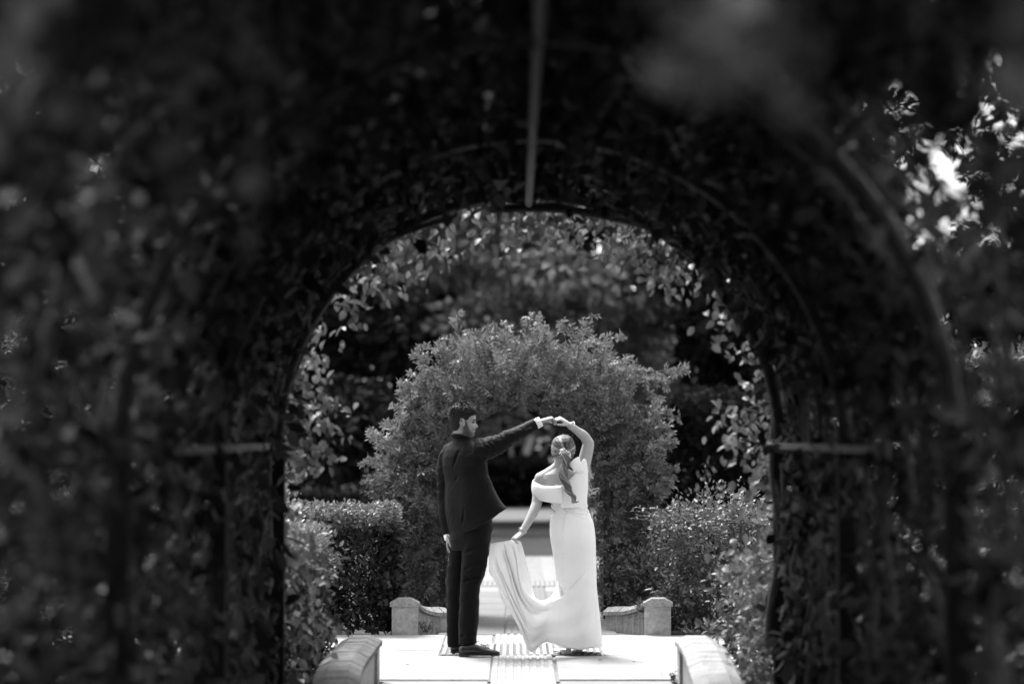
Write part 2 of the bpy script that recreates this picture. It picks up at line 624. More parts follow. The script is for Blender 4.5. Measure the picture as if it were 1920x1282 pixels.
def foliage(parent, m, Pt, D, N, L, W, shade, singles=0, single_pick=None, simple=False, fold=.12, droop=.15, name='foliage'):
    """All leaves of one plant: the ones that show largest as single leaf parts, the rest as one part."""
    n = len(Pt)
    L = np.broadcast_to(np.asarray(L, float), (n,))
    W = np.broadcast_to(np.asarray(W, float), (n,))
    keep = np.ones(n, bool)
    if singles:
        cand = single_pick if single_pick is not None else np.arange(n)
        idx = np.asarray(cand)[:singles]
        keep[idx] = False
        protos = []
        for q in range(5):
            v, f, k = leaf_arrays(np.zeros((1, 3)), np.array([[1., 0, 0]]), np.array([[0, 0, 1.]]), 1.0, .55, fold, droop, simple)
            protos.append(mesh_of('leaf', v, f, m, shade=np.full(len(v), .1 + .2 * q)))
        for i in idx:
            X = nrm(D[i])
            Z = nrm(N[i] - X * (N[i] @ X))
            Y = np.cross(Z, X)
            o = link('leaf', protos[int(np.clip(shade[i] * 5, 0, 4))], parent)
            l = L[i]
            wy = W[i] / .55
            o.matrix_local = Matrix(((X[0] * l, Y[0] * wy, Z[0] * l, Pt[i][0]), (X[1] * l, Y[1] * wy, Z[1] * l, Pt[i][1]), (X[2] * l, Y[2] * wy, Z[2] * l, Pt[i][2]), (0, 0, 0, 1)))
    V, F, k = leaf_arrays(Pt[keep], D[keep], N[keep], L[keep], W[keep], fold, droop, simple)
    o = link(name, mesh_of(name, V, F, m, shade=np.repeat(np.clip(shade[keep], 0, 1), k)), parent)
    o['kind'] = 'stuff'
    return o


def rdir(n):
    return nrm(rng.normal(size=(n, 3)))


def visible_first(Pt, near_w=1.0, extra=None):
    """Indices ordered by how large they show: nearest the camera and inside the picture first."""
    d = Pt - EYE
    y = np.maximum(d[:, 1], .1)
    u, v = d[:, 0] / y * FPX + VPX, VPY - d[:, 2] / y * FPX
    ok = (u > 0) & (u < 1920) & (v > 0) & (v < 1282) & (d[:, 1] > 1)
    if extra is not None:
        ok &= extra
    s = y * near_w + rng.uniform(0, .15, len(Pt)) + np.where(ok, 0, 1e6)
    o = np.argsort(s)
    return o[:int(ok.sum())]


def twigs(parent, A, B, r, m, name='stems', seg=4, wob=.05, part_stuff=True):
    mb = MB()
    for a, b in zip(A, B):
        mid = [(a + (b - a) * t) + rng.normal(size=3) * wob * (t * (1 - t) * 4) for t in (0, .25, .5, .75, 1)]
        mb.tube(mid, np.linspace(r, r * .35, 5), seg)
    o = mb.build(name, m, parent)
    if part_stuff:
        o['kind'] = 'stuff'
    return o


# ---- clipped hedge: a box of leaves, tops paler for new growth and painted top light
def hedge(label, x0, x1, y0, y1, h, n, leaf, group=None, rough=.05, singles=0, m='hedge_leaf', flush=.12, dark=.3, lumps=.08, name='hedge', cat='hedge', open_=0.0, seed=1):
    t = thing(name, label, cat, group)
    cx, cy = (x0 + x1) / 2, (y0 + y1) / 2
    t.location = (cx, cy, 0)
    hx, hy = (x1 - x0) / 2, (y1 - y0) / 2
    # points near the surfaces that show: top, front, both ends, a few on the back
    areas = np.array([hx * 2 * hy * 2, hx * 2 * h, hx * 2 * h * .6, hy * 2 * h, hy * 2 * h])
    f = rng.choice(5, n, p=areas / areas.sum())
    a, b = rng.uniform(-1, 1, n), rng.uniform(0, 1, n)
    Pt = np.empty((n, 3))
    No = np.empty((n, 3))
    tabs = [((0, 0, 1)), ((0, -1, 0)), ((0, 1, 0)), ((-1, 0, 0)), ((1, 0, 0))]
    for k in range(5):
        q = f == k
        if k == 0:
            Pt[q] = np.c_[a[q] * hx, (b[q] * 2 - 1) * hy, np.full(q.sum(), h)]
        elif k < 3:
            Pt[q] = np.c_[a[q] * hx, np.full(q.sum(), tabs[k][1] * hy), b[q] * h]
        else:
            Pt[q] = np.c_[np.full(q.sum(), tabs[k][0] * hx), a[q] * hy, b[q] * h]
        No[q] = tabs[k]
    # round the edges, make the faces lumpy, spread inward
    inward = np.abs(rng.normal(0, .07, n)) + rng.uniform(0, .06, n)
    nz = Noise(.35, seed)(Pt + [cx, cy, 0]) * lumps + Noise(.12, seed + 9)(Pt + [cx, cy, 0]) * lumps * .4
    out = nz - inward
    r = .12
    ex = np.clip((np.abs(Pt[:, 0]) - (hx - r)) / r, 0, 1)
    ez = np.clip((Pt[:, 2] - (h - r)) / r, 0, 1)
    ey = np.clip((np.abs(Pt[:, 1]) - (hy - r)) / r, 0, 1)
    corner = (ex ** 2 + ez ** 2 + ey ** 2 - np.maximum(np.maximum(ex, ez), ey) ** 2)
    Pt += No * (out - corner * .05)[:, None]
    if open_ > 0:                                    # looser growth: whole clumps reach out, gaps between
        cl = Noise(.22, seed + 3)(Pt + [cx, cy, 0])
        Pt += (No + [0, 0, .5]) * (np.clip(cl, -.3, 2) * open_)[:, None]
    Pt[:, 2] = np.maximum(Pt[:, 2], .02)
    D = nrm(No * .7 + rdir(n) * .9 + [0, 0, .35])
    N = nrm(No * .6 + rdir(n) * .6 + [0, 0, .6])
    zrel = Pt[:, 2] / h
    shade = np.clip(rng.beta(2, 3, n) * (.05 + dark) + .85 * smooth(1 - flush * 1.5, 1 - flush * .3, zrel) * rng.uniform(.55, 1, n), 0, 1)  # dark faces, pale top: new growth plus overhead light in the leaf tone
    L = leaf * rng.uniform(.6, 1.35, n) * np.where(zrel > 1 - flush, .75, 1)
    W = L * rng.uniform(.42, .6, n)
    pick = visible_first(Pt + [cx, cy, 0], 1.0, (inward < .06) & (zrel < 1.05)) if singles else None
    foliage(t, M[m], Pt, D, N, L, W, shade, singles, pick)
    # upright new shoots on the top
    k = int(hx * hy * 4 * 60)
    A = np.c_[rng.uniform(-hx, hx, k), rng.uniform(-hy, hy, k), np.full(k, h - .05)]
    B = A + np.c_[rng.normal(0, .02, (k, 2)), rng.uniform(.06, .13, k)]
    return t


def sprig_leaves(base, axis, length, n_leaf, leaf, jitter=.25):
    """Pinnate shoots: n_leaf leaflets in pairs along each axis. base, axis (k,3), length (k,)."""
    k = len(base)
    axis = nrm(axis)
    side = nrm(np.cross(axis, rdir(k)))
    nor = np.cross(side, axis)
    Pt, D, N, L = [], [], [], []
    for j in range(n_leaf):
        t = (j + .6) / n_leaf
        s = 1 if j % 2 else -1
        tip = j == n_leaf - 1
        Pt.append(base + axis * (length * t)[:, None])
        D.append(nrm(axis * (.65 if not tip else 1) + side * (0 if tip else s * .85) + rdir(k) * jitter + [0, 0, -.08]))
        N.append(nrm(nor + rdir(k) * .4 + [0, 0, .4]))
        L.append(leaf * rng.uniform(.7, 1.2, k) * (1 - .25 * t))
    return np.concatenate(Pt), np.concatenate(D), np.concatenate(N), np.concatenate(L)


def in_poly(x, y, poly):
    poly = np.asarray(poly, float)
    c = np.zeros(len(x), bool)
    j = len(poly) - 1
    for i in range(len(poly)):
        xi, yi, xj, yj = *poly[i], *poly[j]
        h = ((yi > y) != (yj > y)) & (x < (xj - xi) * (y - yi) / (yj - yi + 1e-12) + xi)
        c ^= h
        j = i
    return c

# ================================================================ THE PERGOLA TUNNEL
W_T, SPR = 1.40, 1.50
RINGS = [13.5, 10.8, 8.1, 5.4, 2.7]
perg = thing('pergola_tunnel', 'dark arched steel pergola tunnel framing the couple', 'pergola')
perg.location = (CX, 8.1, 0)
ang = np.linspace(0, PI, 33)
hoop_pts = np.c_[np.cos(ang) * W_T, np.zeros(33), SPR + np.sin(ang) * W_T]
hoop = MB().tube(hoop_pts, .034, 8, up=(0, 1, 0)).mesh('hoop', M['metal'], True)
postm = MB().box(-.038, .038, -.038, .038, -.3, SPR + .02, 0).mesh('post', M['post'])
clampm = MB().box(-.05, .05, -.05, .05, -.03, .03, .008).mesh('clamp', M['metal'])
for y in RINGS:
    o = link('hoop', hoop, perg)
    o.location = (0, y - 8.1, 0)
    for s in (-1, 1):
        q = link('post', postm, perg)
        q.location = (s * W_T, y - 8.1, 0)
        c = link('clamp', clampm, q)
        c.location = (0, 0, SPR)
b = MB().tube([(0, -5.9, SPR + W_T - .055), (0, -2, SPR + W_T - .055), (0, 2, SPR + W_T - .055), (0, 5.5, SPR + W_T - .055)], .022, 10)
b.build('ridge_rail', M['rail'], perg, True)
for s in (-1, 1):
    b = MB().box(s * W_T - s * .04 - .022, s * W_T - s * .04 + .022, 1.2 if s < 0 else 1.6, 5.45, SPR - .02, SPR + .012, .006)
    b.build('side_rail', M['rail'], perg)
    a = math.radians(45)
    b = MB().tube([(s * math.cos(a) * (W_T + .05), -6.8, SPR + math.sin(a) * (W_T + .05)), (s * math.cos(a) * (W_T + .05), 0, SPR + math.sin(a) * (W_T + .05)), (s * math.cos(a) * (W_T + .05), 5.45, SPR + math.sin(a) * (W_T + .05))], .014, 6)
    b.build('side_wire', M['metal'], perg)

PER = 2 * SPR + PI * W_T                            # developed length of the section


def section(s, r):
    """Point of the tunnel section at developed length s (0 = left foot), r outward; also the outward normal."""
    x, z, nx, nz = (np.empty_like(s) for _ in range(4))
    a = s < SPR
    c = s > SPR + PI * W_T
    m = ~(a | c)
    x[a], z[a], nx[a], nz[a] = -(W_T + r[a]), s[a], -1, 0
    x[c], z[c], nx[c], nz[c] = W_T + r[c], PER - s[c], 1, 0
    t = PI - (s[m] - SPR) / W_T
    nx[m], nz[m] = np.cos(t), np.sin(t)
    x[m], z[m] = nx[m] * (W_T + r[m]), SPR + nz[m] * (W_T + r[m])
    return x + CX, z, nx, nz


def tunnel_vine(label, s0, s1, n, seed, singles):
    t = thing('climbing_vine', label, 'climbing vine', 'vines over the pergola')
    t.location = (CX + (-1.45 if s0 == 0 else 1.45), 8.1, 0)
    off = np.array(t.location)
    half = PER / 2 + .1
    s = rng.uniform(0, half, n)
    y = rng.uniform(2.3, 13.75, n)
    lo_ = np.where(y > 9.2, SPR + .15 if s0 == 0 else SPR + .05, SPR + .75)
    roof = smooth(lo_, lo_ + .75, s)
    dens = (.20 if s0 == 0 else .155) * (1 - roof) + roof
    dens = np.where(y > 12.6, np.maximum(dens, .5), dens)
    if s0 > 0:
        s = PER - s
    r = rng.uniform(-.05, .12, n) + np.abs(rng.normal(0, .20, n)) * (.35 + .9 * roof)
    r -= np.where(rng.uniform(0, 1, n) < .12, rng.uniform(0, .14, n), 0)
    x, z, nx, nz = section(s, r)
    Pt = np.c_[x, y, z]
    dr = np.min(np.abs(y[:, None] - np.array(RINGS)[None]), 1)
    q = Noise(.5, seed)(Pt) + .5 * Noise(.2, seed + 1)(Pt)
    keep = rng.uniform(0, 1, n) < dens * np.clip(1 + q * (1.5 - 1.35 * roof), .02, 2.6)
    keep &= (y > 4.7) | (rng.uniform(0, 1, n) < .12)
    keep &= ~((np.abs(x - CX) < .07) & (r < .03))
    keep &= ~((dr < np.where(y > 13.1, .2, .085)) & (r < .05))             # steel stays clear
    if s0 > 0:                                       # a real hole in the right shoulder of the roof
        keep &= ~((np.abs(y - 7.75) < .5) & (np.abs(z - 2.40) < .30) & (rng.uniform(0, 1, n) < .9))
    Pt, r, nx, nz, roof = Pt[keep], r[keep], nx[keep], nz[keep], roof[keep]
    n = len(Pt)
    No = np.c_[nx, np.zeros(n), nz]
    D = nrm(rdir(n) + [0, 0, -.55] + No * .35)
    N = nrm(rdir(n) * .7 + No * .8 + [0, 0, .5])
    L = rng.uniform(.06, .125, n)
    shade = rng.beta(1.1, 3.6, n)
    pick = visible_first(Pt, .15, (r < .06) & (Pt[:, 1] > 6.2))
    pick = pick[np.argsort(rng.uniform(0, 1, len(pick)))]
    foliage(t, M['vine_leaf'], Pt - off, D, N, L, L * rng.uniform(.5, .75, n), shade, singles, pick)
    # woody stems: up the posts, then wandering over the hoops
    side = -1 if s0 == 0 else 1
    k = 0
    for yb in np.arange(2.4, 13.7, .42):
        yy = yb + rng.normal(0, .12)
        S = np.linspace(0, rng.uniform(2.2, PER / 2 + .3), 22)
        ry = yy + np.cumsum(rng.normal(0, .05, 22))
        rr = -.01 + .07 * np.abs(Noise(.9, seed + k)(np.c_[S, S * 0 + yb, S * 0]))
        sx, sz, _, _ = section(S if side < 0 else PER - S, rr)
        pts = np.c_[sx, np.clip(ry, 1, 13.6), sz] - off
        rad = np.linspace(rng.uniform(.012, .03), .005, 22)
        MB().tube(pts, rad, 6).build('stem', M['stem'], t, True)
        k += 1
    return t


V_LEFT = tunnel_vine('dense climbing vine over the left half of the pergola tunnel', 0, PER / 2 + .1, 92000, 21, 300)
V_RIGHT = tunnel_vine('thinner climbing vine with bare stems over the right half of the tunnel', PER / 2 - .1, PER, 84000, 31, 300)

# the fringe of leaves at the tunnel's open far end, daylight painted into their grey
fr = thing('vine_fringe', 'vine leaves with painted-in daylight hanging round the far mouth of the tunnel', 'climbing vine', 'vines over the pergola')
fr.location = (CX, 13.7, 2.9)
cl_s = np.concatenate([np.linspace(1.2, PER - 1.2, 30), rng.uniform(.3, PER - .3, 46), rng.uniform(PER / 2 - .9, PER / 2 + 1.0, 22), rng.uniform(.15, 1.7, 26), PER - rng.uniform(.15, 2.2, 34)])
Pt, No = [], []
twg = MB()
for s in cl_s:
    k = int(rng.integers(12, 34))
    rr = rng.uniform(-.17, .22) - (.09 if min(s, PER - s) < 2.2 else 0) * rng.uniform(0, 1.2)
    c = np.array([v[0] for v in section(np.array([s]), np.array([rr]))])
    ctr = np.array([c[0], 13.65 + rng.uniform(0, .35), c[1]])
    p = ctr + rng.normal(0, .075, (k, 3)) * [1, .8, 1.1]
    h0 = np.array([v[0] for v in section(np.array([s + rng.normal(0, .1)]), np.array([.06]))])
    h0 = np.array([h0[0], 13.56, h0[1]])
    twg.tube(spline([h0, (h0 + ctr) / 2 + rng.normal(0, .02, 3), ctr, ctr + [rng.normal(0, .04), .03, -.10]], 9) - np.array([CX, 13.7, 2.9]), np.linspace(.006, .002, 9), 4)
    Pt.append(p)
Pt = np.concatenate(Pt)
n = len(Pt)
D = nrm(rdir(n) * .8 + [0, -.25, -.8])
N = nrm(rdir(n) * .8 + [-.1, -.5, .8])
L = rng.uniform(.035, .075, n)
foliage(fr, M['fringe_leaf'], Pt - np.array(fr.location), D, N, L, L * rng.uniform(.55, .8, n), rng.beta(2, 2, n), 300, visible_first(Pt, .2))
twg.build('twigs', M['stem'], fr)['kind'] = 'stuff'
ss = np.linspace(.2, PER - .2, 120)
for q in range(5):
    rr = .03 + .1 * q / 5 + .06 * Noise(1.1, 50 + q)(np.c_[ss, ss * 0, ss * 0])
    sx, sz, _, _ = section(ss, rr)
    pts = np.c_[sx, 13.56 + .05 * q + .05 * Noise(.8, 60 + q)(np.c_[ss, ss * 0, ss * 0]), sz] - np.array(fr.location)
    MB().tube(pts, .012 - .001 * q, 5).build('stem', M['stem'], fr, True)

# sprays of the vine hanging into the near end of the tunnel, far out of focus
def spray(label, ctr, ext, n, seed):
    t = thing('hanging_vine', label, 'climbing vine', 'vines over the pergola')
    t.location = ctr
    r_ = np.random.default_rng(seed)
    Ps = []
    tw = MB()
    for k in range(max(3, n // 26)):
        a = np.array([r_.uniform(-1, 1) * ext[0], r_.uniform(-1, 1) * ext[1], ext[2]])
        b = a * [.8, .8, 0] + [r_.normal(0, .05), r_.normal(0, .05), -ext[2] * r_.uniform(.1, 1)]
        top = np.array([a[0] * 1.1, a[1], ext[2] + .35])
        c = spline([top, a, (a + b) / 2 + r_.normal(0, .04, 3), b], 14)
        tw.tube(c, np.linspace(.006, .002, 14), 4)
        u = r_.uniform(0, 1, 26)
        Ps.append(np.array([np.interp(u, np.linspace(0, 1, 14), c[:, j]) for j in range(3)]).T + r_.normal(0, .035, (26, 3)))
    Pt = np.concatenate(Ps)
    Pt = Pt[Noise(.16, seed)(Pt + np.array(ctr)) > -.1]
    m = len(Pt)
    D = nrm(r_.normal(size=(m, 3)) + [0, -.2, -.7])
    L = r_.uniform(.05, .1, m)
    foliage(t, M['vine_leaf'], Pt, D, nrm(r_.normal(size=(m, 3)) * .7 + [0, -.7, .6]), L, L * .62, r_.uniform(.2, .8, m))
    tw.build('stems', M['stem'], t)['kind'] = 'stuff'


spray('blurred vine spray hanging inside the tunnel at the top right of the ridge', P(1435, 90, 3.4), (.07, .1, .12), 78, 1)
spray('blurred vine spray hanging in the top right corner', P(1945, 110, 3.6), (.06, .2, .14), 52, 2)
spray('blurred vine spray hanging in the top left corner', P(90, 120, 4.2), (.17, .4, .26), 130, 3)
spray('blurred vine spray hanging left of the nearest visible hoop', P(270, 250, 5.2), (.24, .5, .3), 156, 4)
0 and spray('blurred vine spray trailing low along the left wall of the tunnel', P(70, 560, 5.4), (.16, .5, .36), 130, 5)

for q, (sa, sb, off_, th_) in enumerate(((PER / 2 - .2, PER - .4, -.05, .024), (PER / 2 + .5, PER, .10, .020), (PER / 2 + .9, PER - .1, .24, .017), (.2, PER / 2 - .5, .02, .018))):
    ss = np.linspace(sa, sb, 60)
    rr = off_ + .05 * Noise(1.0, 70 + q)(np.c_[ss, ss * 0, ss * 0])
    sx, sz, _, _ = section(ss, rr)
    pts = np.c_[sx, 13.5 + .05 * Noise(.8, 80 + q)(np.c_[ss, ss * 0, ss * 0]), np.maximum(sz, -.05)] - np.array(fr.location)
    MB().tube(pts, th_, 7).build('stem', M['stem'], fr, True)

# ================================================================ THE LEAFY ARCH BEHIND THE COUPLE
arch = thing('leafy_arch', 'round garden arch overgrown with pale jasmine behind the couple', 'garden arch')
AY0, AY1 = 20.25, 21.65
arch.location = (CX, 20.95, 0)
aoff = np.array(arch.location)
outer = [(742, 1158), (722, 1060), (716, 985), (712, 930), (722, 880), (735, 830), (752, 775), (775, 735), (792, 690), (820, 668), (860, 650), (905, 636), (950, 628), (1000, 622), (1050, 626),
         (1095, 640), (1135, 660), (1168, 690), (1195, 725), (1222, 775), (1238, 830), (1240, 880), (1230, 930), (1236, 990), (1228, 1060), (1240, 1110), (1236, 1158)]
inner = [(838, 1158), (846, 1050), (846, 930), (850, 870), (862, 822), (898, 790), (955, 772), (1012, 772), (1062, 788), (1098, 826), (1106, 880), (1106, 960), (1112, 1060), (1126, 1158)]
outer = [(983 + (a - 983) * .975, 1000 + (b - 1000) * (.935 if b < 1000 else 1)) for a, b in outer]


def arch_pts(n, y):
    """Points inside the arch's section at depths y (rounded front and back)."""
    out = []
    need = n
    while need > 0:
        px, py = rng.uniform(690, 1262, n * 3), rng.uniform(600, 1160, n * 3)
        t = rng.uniform(-1, 1, n * 3)
        sh = 1 - .11 * np.abs(t) ** 3
        cxp, cyp = 983, 1000
        lum = 1 + .05 * Noise(75, 5)(np.c_[px, py, t * 60]) + .035 * Noise(30, 6)(np.c_[px, py, t * 60])
        qx, qy = cxp + (px - cxp) / (sh * lum), cyp + (py - cyp) / (sh * lum)
        ok = in_poly(qx, qy, outer) & ~in_poly(px, py, inner)
        dx, dy = np.abs(px - cxp), np.maximum(960 - py, 0)
        ki, ko = np.sqrt((dx / 135) ** 2 + (dy / 188) ** 2) - 1, 1 - np.sqrt((dx / 255) ** 2 + (dy / 330) ** 2)
        e = np.clip(2 * ki / np.maximum(ki + ko, .01) - 1, -1, 1)
        ok &= np.abs(t) < np.sqrt(np.clip(1.08 - np.abs(e) ** 2.2, .04, 1)) * lum
        px, py, t = px[ok], py[ok], t[ok]
        d = 20.5
        b = np.c_[(px - VPX) / FPX * d, (AY0 + AY1) / 2 + t * (AY1 - AY0) / 2, EYE[2] - (py - VPY) / FPX * d]
        out.append(b[:need])
        need -= len(out[-1])
    return np.concatenate(out)


base = arch_pts(12000, None)
ctr = np.array([CX, 20.95, 1.1])
rad = (base - ctr) * [1, .45, 1]
clump = Noise(.3, 77)(base)
k = rng.uniform(0, 1, len(base)) < np.clip(.55 + .75 * clump, .03, 1)
base, rad, clump = base[k], rad[k], clump[k]
axis = nrm(nrm(rad) * .9 + rdir(len(base)) * .9 + [0, -.2, .35])
Pt, D, N, L = sprig_leaves(base, axis, rng.uniform(.09, .18, len(base)), 9, .055)
shade = np.clip(rng.beta(2, 2.8, len(Pt)) * .6 + .3 * np.tile(rng.uniform(0, 1, len(base)), 9) - .12 + .3 * smooth(1.5, 2.3, Pt[:, 2]), 0, 1)  # upper leaflets paler: new growth, and top light put into the tone
# long shoots that break the outline
shoots = [((852, 665), (858, 590), 8), ((930, 640), (928, 608), 6), ((985, 628), (992, 585), 8), ((1010, 630), (1008, 596), 6), ((1085, 645), (1112, 590), 9), ((1095, 650), (1168, 632), 9),
          ((1150, 690), (1290, 692), 16), ((1180, 715), (1252, 722), 10), ((1200, 760), (1276, 782), 10), ((1225, 805), (1262, 815), 7), ((800, 690), (795, 655), 6), ((775, 740), (754, 715), 6),
          ((760, 790), (738, 762), 6), ((735, 850), (694, 812), 9), ((728, 880), (690, 862), 7), ((722, 910), (706, 900), 6), ((905, 645), (880, 640), 4), ((1060, 635), (1055, 606), 5), ((1205, 735), (1235, 745), 6),
          ((1232, 870), (1252, 888), 6), ((722, 1000), (712, 985), 5), ((830, 670), (822, 648), 5), ((1130, 665), (1140, 640), 5), ((955, 632), (950, 612), 4), ((790, 720), (772, 700), 5)]
oa = np.array(outer, float)
for i in range(46):                                 # many more short ones all round
    t = rng.uniform(3, len(oa) - 4)
    p = oa[int(t)] + (oa[int(t) + 1] - oa[int(t)]) * (t % 1)
    o_ = nrm(p - np.array([983., 980.])) + [rng.normal(0, .35), rng.normal(0, .35) - .25]
    shoots.append((tuple(p - nrm(o_) * 12), tuple(p + nrm(o_) * rng.uniform(12, 52)), int(rng.integers(4, 9))))
tw = MB()
SB, SA, SL = [], [], []
for (a, b, m) in shoots:
    yd = 20.5 + rng.uniform(-.1, .4)
    A, B = P(a[0], a[1], yd), P(b[0], b[1], yd + rng.uniform(-.15, .15))
    mid = (A + B) / 2 + rng.normal(0, .025, 3)
    c = spline([A, mid, B], 12)
    tw.tube(c - aoff, np.linspace(.006, .002, 12), 4)
    for j in range(m * 2):
        u = (j + 1) / (m * 2)
        q = c[int(u * 11)]
        SB.append(q)
        SA.append(nrm(nrm(B - A) * .6 + rng.normal(0, .75, 3)))
        SL.append(.09 * (1.15 - .6 * u))
p2, d2, n2, l2 = sprig_leaves(np.array(SB), np.array(SA), np.array(SL), 7, .052)
Pt, D, N, L = np.concatenate([Pt, p2]), np.concatenate([D, d2]), np.concatenate([N, n2]), np.concatenate([L, l2])
shade = np.concatenate([shade, rng.uniform(.4, 1, len(p2))])
front = visible_first(Pt, 1.0, Pt[:, 2] < 3)
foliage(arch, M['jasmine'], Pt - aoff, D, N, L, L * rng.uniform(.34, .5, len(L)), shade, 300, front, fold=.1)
tw.build('shoot', M['twig'], arch)['kind'] = 'stuff'
# steel frame and trunks inside the leaves
for y in (20.65, 21.45):
    for s in (-.70, .70):
        o = MB().box(-.03, .03, -.03, .03, -.06, 1.3).build('post', M['metal'], arch)
        o.location = (s, y - 20.95, 0)
    a = np.linspace(0, PI, 21)
    MB().tube(np.c_[np.cos(a) * .70, np.full(21, y - 20.95), 1.29 + np.sin(a) * .62], .022, 6, up=(0, 1, 0)).build('hoop', M['metal'], arch, True)
for s in (-1, 1):
    for j in range(5):
        y = 20.45 + j * .25
        b = MB().box(-.012, .012, -.012, .012, -.05, 1.35)
        o = b.build('side_bar', M['metal'], arch)
        o.location = (s * (.71 + .03 * (j % 2)), y - 20.95, 0)
    for j in range(4):
        x = s * rng.uniform(.72, .95)
        c = spline([(x, rng.uniform(-.5, .5), -.05), (x + s * .05, rng.uniform(-.4, .4), .5), (x + rng.normal(0, .05), rng.uniform(-.3, .3), 1.1), (x * .7, rng.uniform(-.3, .3), 1.75)], 16)
        MB().tube(c, np.linspace(.022, .008, 16), 6).build('stem', M['stem'], arch, True)

# ================================================================ HEDGES AND SHRUBS
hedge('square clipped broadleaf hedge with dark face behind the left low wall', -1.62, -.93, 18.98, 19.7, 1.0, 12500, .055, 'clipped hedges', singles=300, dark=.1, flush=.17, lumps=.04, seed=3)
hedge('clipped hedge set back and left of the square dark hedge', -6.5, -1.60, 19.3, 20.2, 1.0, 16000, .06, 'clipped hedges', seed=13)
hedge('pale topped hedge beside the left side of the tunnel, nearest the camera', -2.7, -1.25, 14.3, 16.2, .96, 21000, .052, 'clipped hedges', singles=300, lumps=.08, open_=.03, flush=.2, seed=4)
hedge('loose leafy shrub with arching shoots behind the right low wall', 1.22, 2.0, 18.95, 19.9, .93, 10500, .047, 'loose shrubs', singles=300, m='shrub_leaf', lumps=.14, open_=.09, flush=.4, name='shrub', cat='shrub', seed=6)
hedge('low shrub filling the corner between the arch and the loose shrub', .86, 1.3, 20.0, 20.9, .56, 3500, .04, 'loose shrubs', m='shrub_leaf', lumps=.1, open_=.06, flush=.3, name='shrub', cat='shrub', seed=7)
hedge('long hedge running away to the right behind the tunnel posts', 2.1, 8, 19.2, 20.4, 1.0, 17000, .06, 'clipped hedges', m='shrub_leaf', lumps=.14, open_=.06, flush=.3, seed=8)
hedge('loose leafy shrub beside the right low wall, just outside the tunnel', 1.48, 2.6, 14.0, 16.2, .72, 13500, .055, 'loose shrubs', singles=300, m='shrub_leaf', lumps=.16, open_=.08, flush=.4, name='shrub', cat='shrub', seed=9)
hedge('dark shrub outside the right wall of the tunnel', 2.0, 3.6, 9, 13.4, .8, 12000, .07, 'loose shrubs', m='shrub_leaf', lumps=.16, open_=.06, name='shrub', cat='shrub', seed=10)
hedge('dark shrub outside the left wall of the tunnel', -5.0, -3.0, 9, 13.8, .8, 12000, .07, 'loose shrubs', m='shrub_leaf', lumps=.16, open_=.06, name='shrub', cat='shrub', seed=11)
hedge('tall lit shrub mass beyond the crossing, seen through the left tunnel wall', -7.5, -2.7, 21, 22.2, 2.5, 17000, .08, 'loose shrubs', m='shrub_leaf', lumps=.2, open_=.12, name='shrub', cat='shrub', seed=16)
hedge('tall lit shrub mass beyond the crossing, seen through the right tunnel wall', 2.75, 7.5, 21, 22.2, 2.3, 17000, .08, 'loose shrubs', m='shrub_leaf', lumps=.2, open_=.12, name='shrub', cat='shrub', seed=17)
hedge('low dark hedge far back on the left across the lawn', -5, -1.7, 34, 35, .76, 9000, .09, 'clipped hedges', m='tree_leaf', lumps=.05, seed=12)
hedge('tall dark leaf mass added for the deep shade right of the arch', 1.9, 8.5, 30, 31, 2.05, 32000, .11, 'clipped hedges', m='tree_leaf', lumps=.09, seed=15)  # added dark mass standing in for the deep shade under the trees
hedge('rounded dark hedge seen through the opening of the arch', -1.5, .62, 52.5, 53.6, 1.0, 15000, .1, 'clipped hedges', m='tree_leaf', lumps=.09, seed=14)

# upright shoots with small leaves on the shrubs and hedges (long curved wands)
def wands(label, box, n, h, leaf, m, seed):
    t = thing('leafy_wands', label, 'shrub', 'loose shrubs')
    x0, x1, y0, y1, z0 = box
    t.location = ((x0 + x1) / 2, (y0 + y1) / 2, 0)
    off = np.array(t.location)
    tw = MB()
    Ps, Ds, Ns, Ls = [], [], [], []
    for i in range(n):
        a = np.array([rng.uniform(x0, x1), rng.uniform(y0, y1), z0])
        hh = h * rng.uniform(.5, 1.1)
        lean = rng.normal(0, .12, 2)
        low = np.array([a[0] * .6 + (x0 + x1) * .2, a[1] * .6 + (y0 + y1) * .2, 0])
        c = spline([low, a, a + [lean[0] * .7, lean[1] * .7, hh * .75], a + [lean[0] * 2, lean[1] * 2, hh * .95]], 22)
        tw.tube(c - off, np.linspace(.006, .002, 22), 4)
        k = int(16 + hh * 60)
        u = rng.uniform(.35, 1, k)
        q = np.array([np.interp(u, np.linspace(0, 1, 22), c[:, j]) for j in range(3)]).T
        dd = nrm(rdir(k) * [1, 1, .3] + [0, 0, .35])
        Ps.append(q)
        Ds.append(dd)
        Ns.append(nrm(rdir(k) * .4 + [0, 0, 1]))
        Ls.append(leaf * rng.uniform(.6, 1.2, k))
    Pt, D, N, L = (np.concatenate(v) for v in (Ps, Ds, Ns, Ls))
    foliage(t, M[m], Pt - off, D, N, L, L * .4, rng.uniform(.4, 1, len(L)), droop=.3)
    tw.build('stems', M['twig'], t)['kind'] = 'stuff'


wands('arching leafy wands rising out of the loose shrub behind the right wall', (1.2, 1.95, 19.0, 19.8, .75), 60, .24, .045, 'shrub_leaf', 1)
wands('upright leafy wands above the near right shrub by the wall', (1.45, 2.2, 14.3, 15.9, .6), 44, .22, .05, 'shrub_leaf', 2)

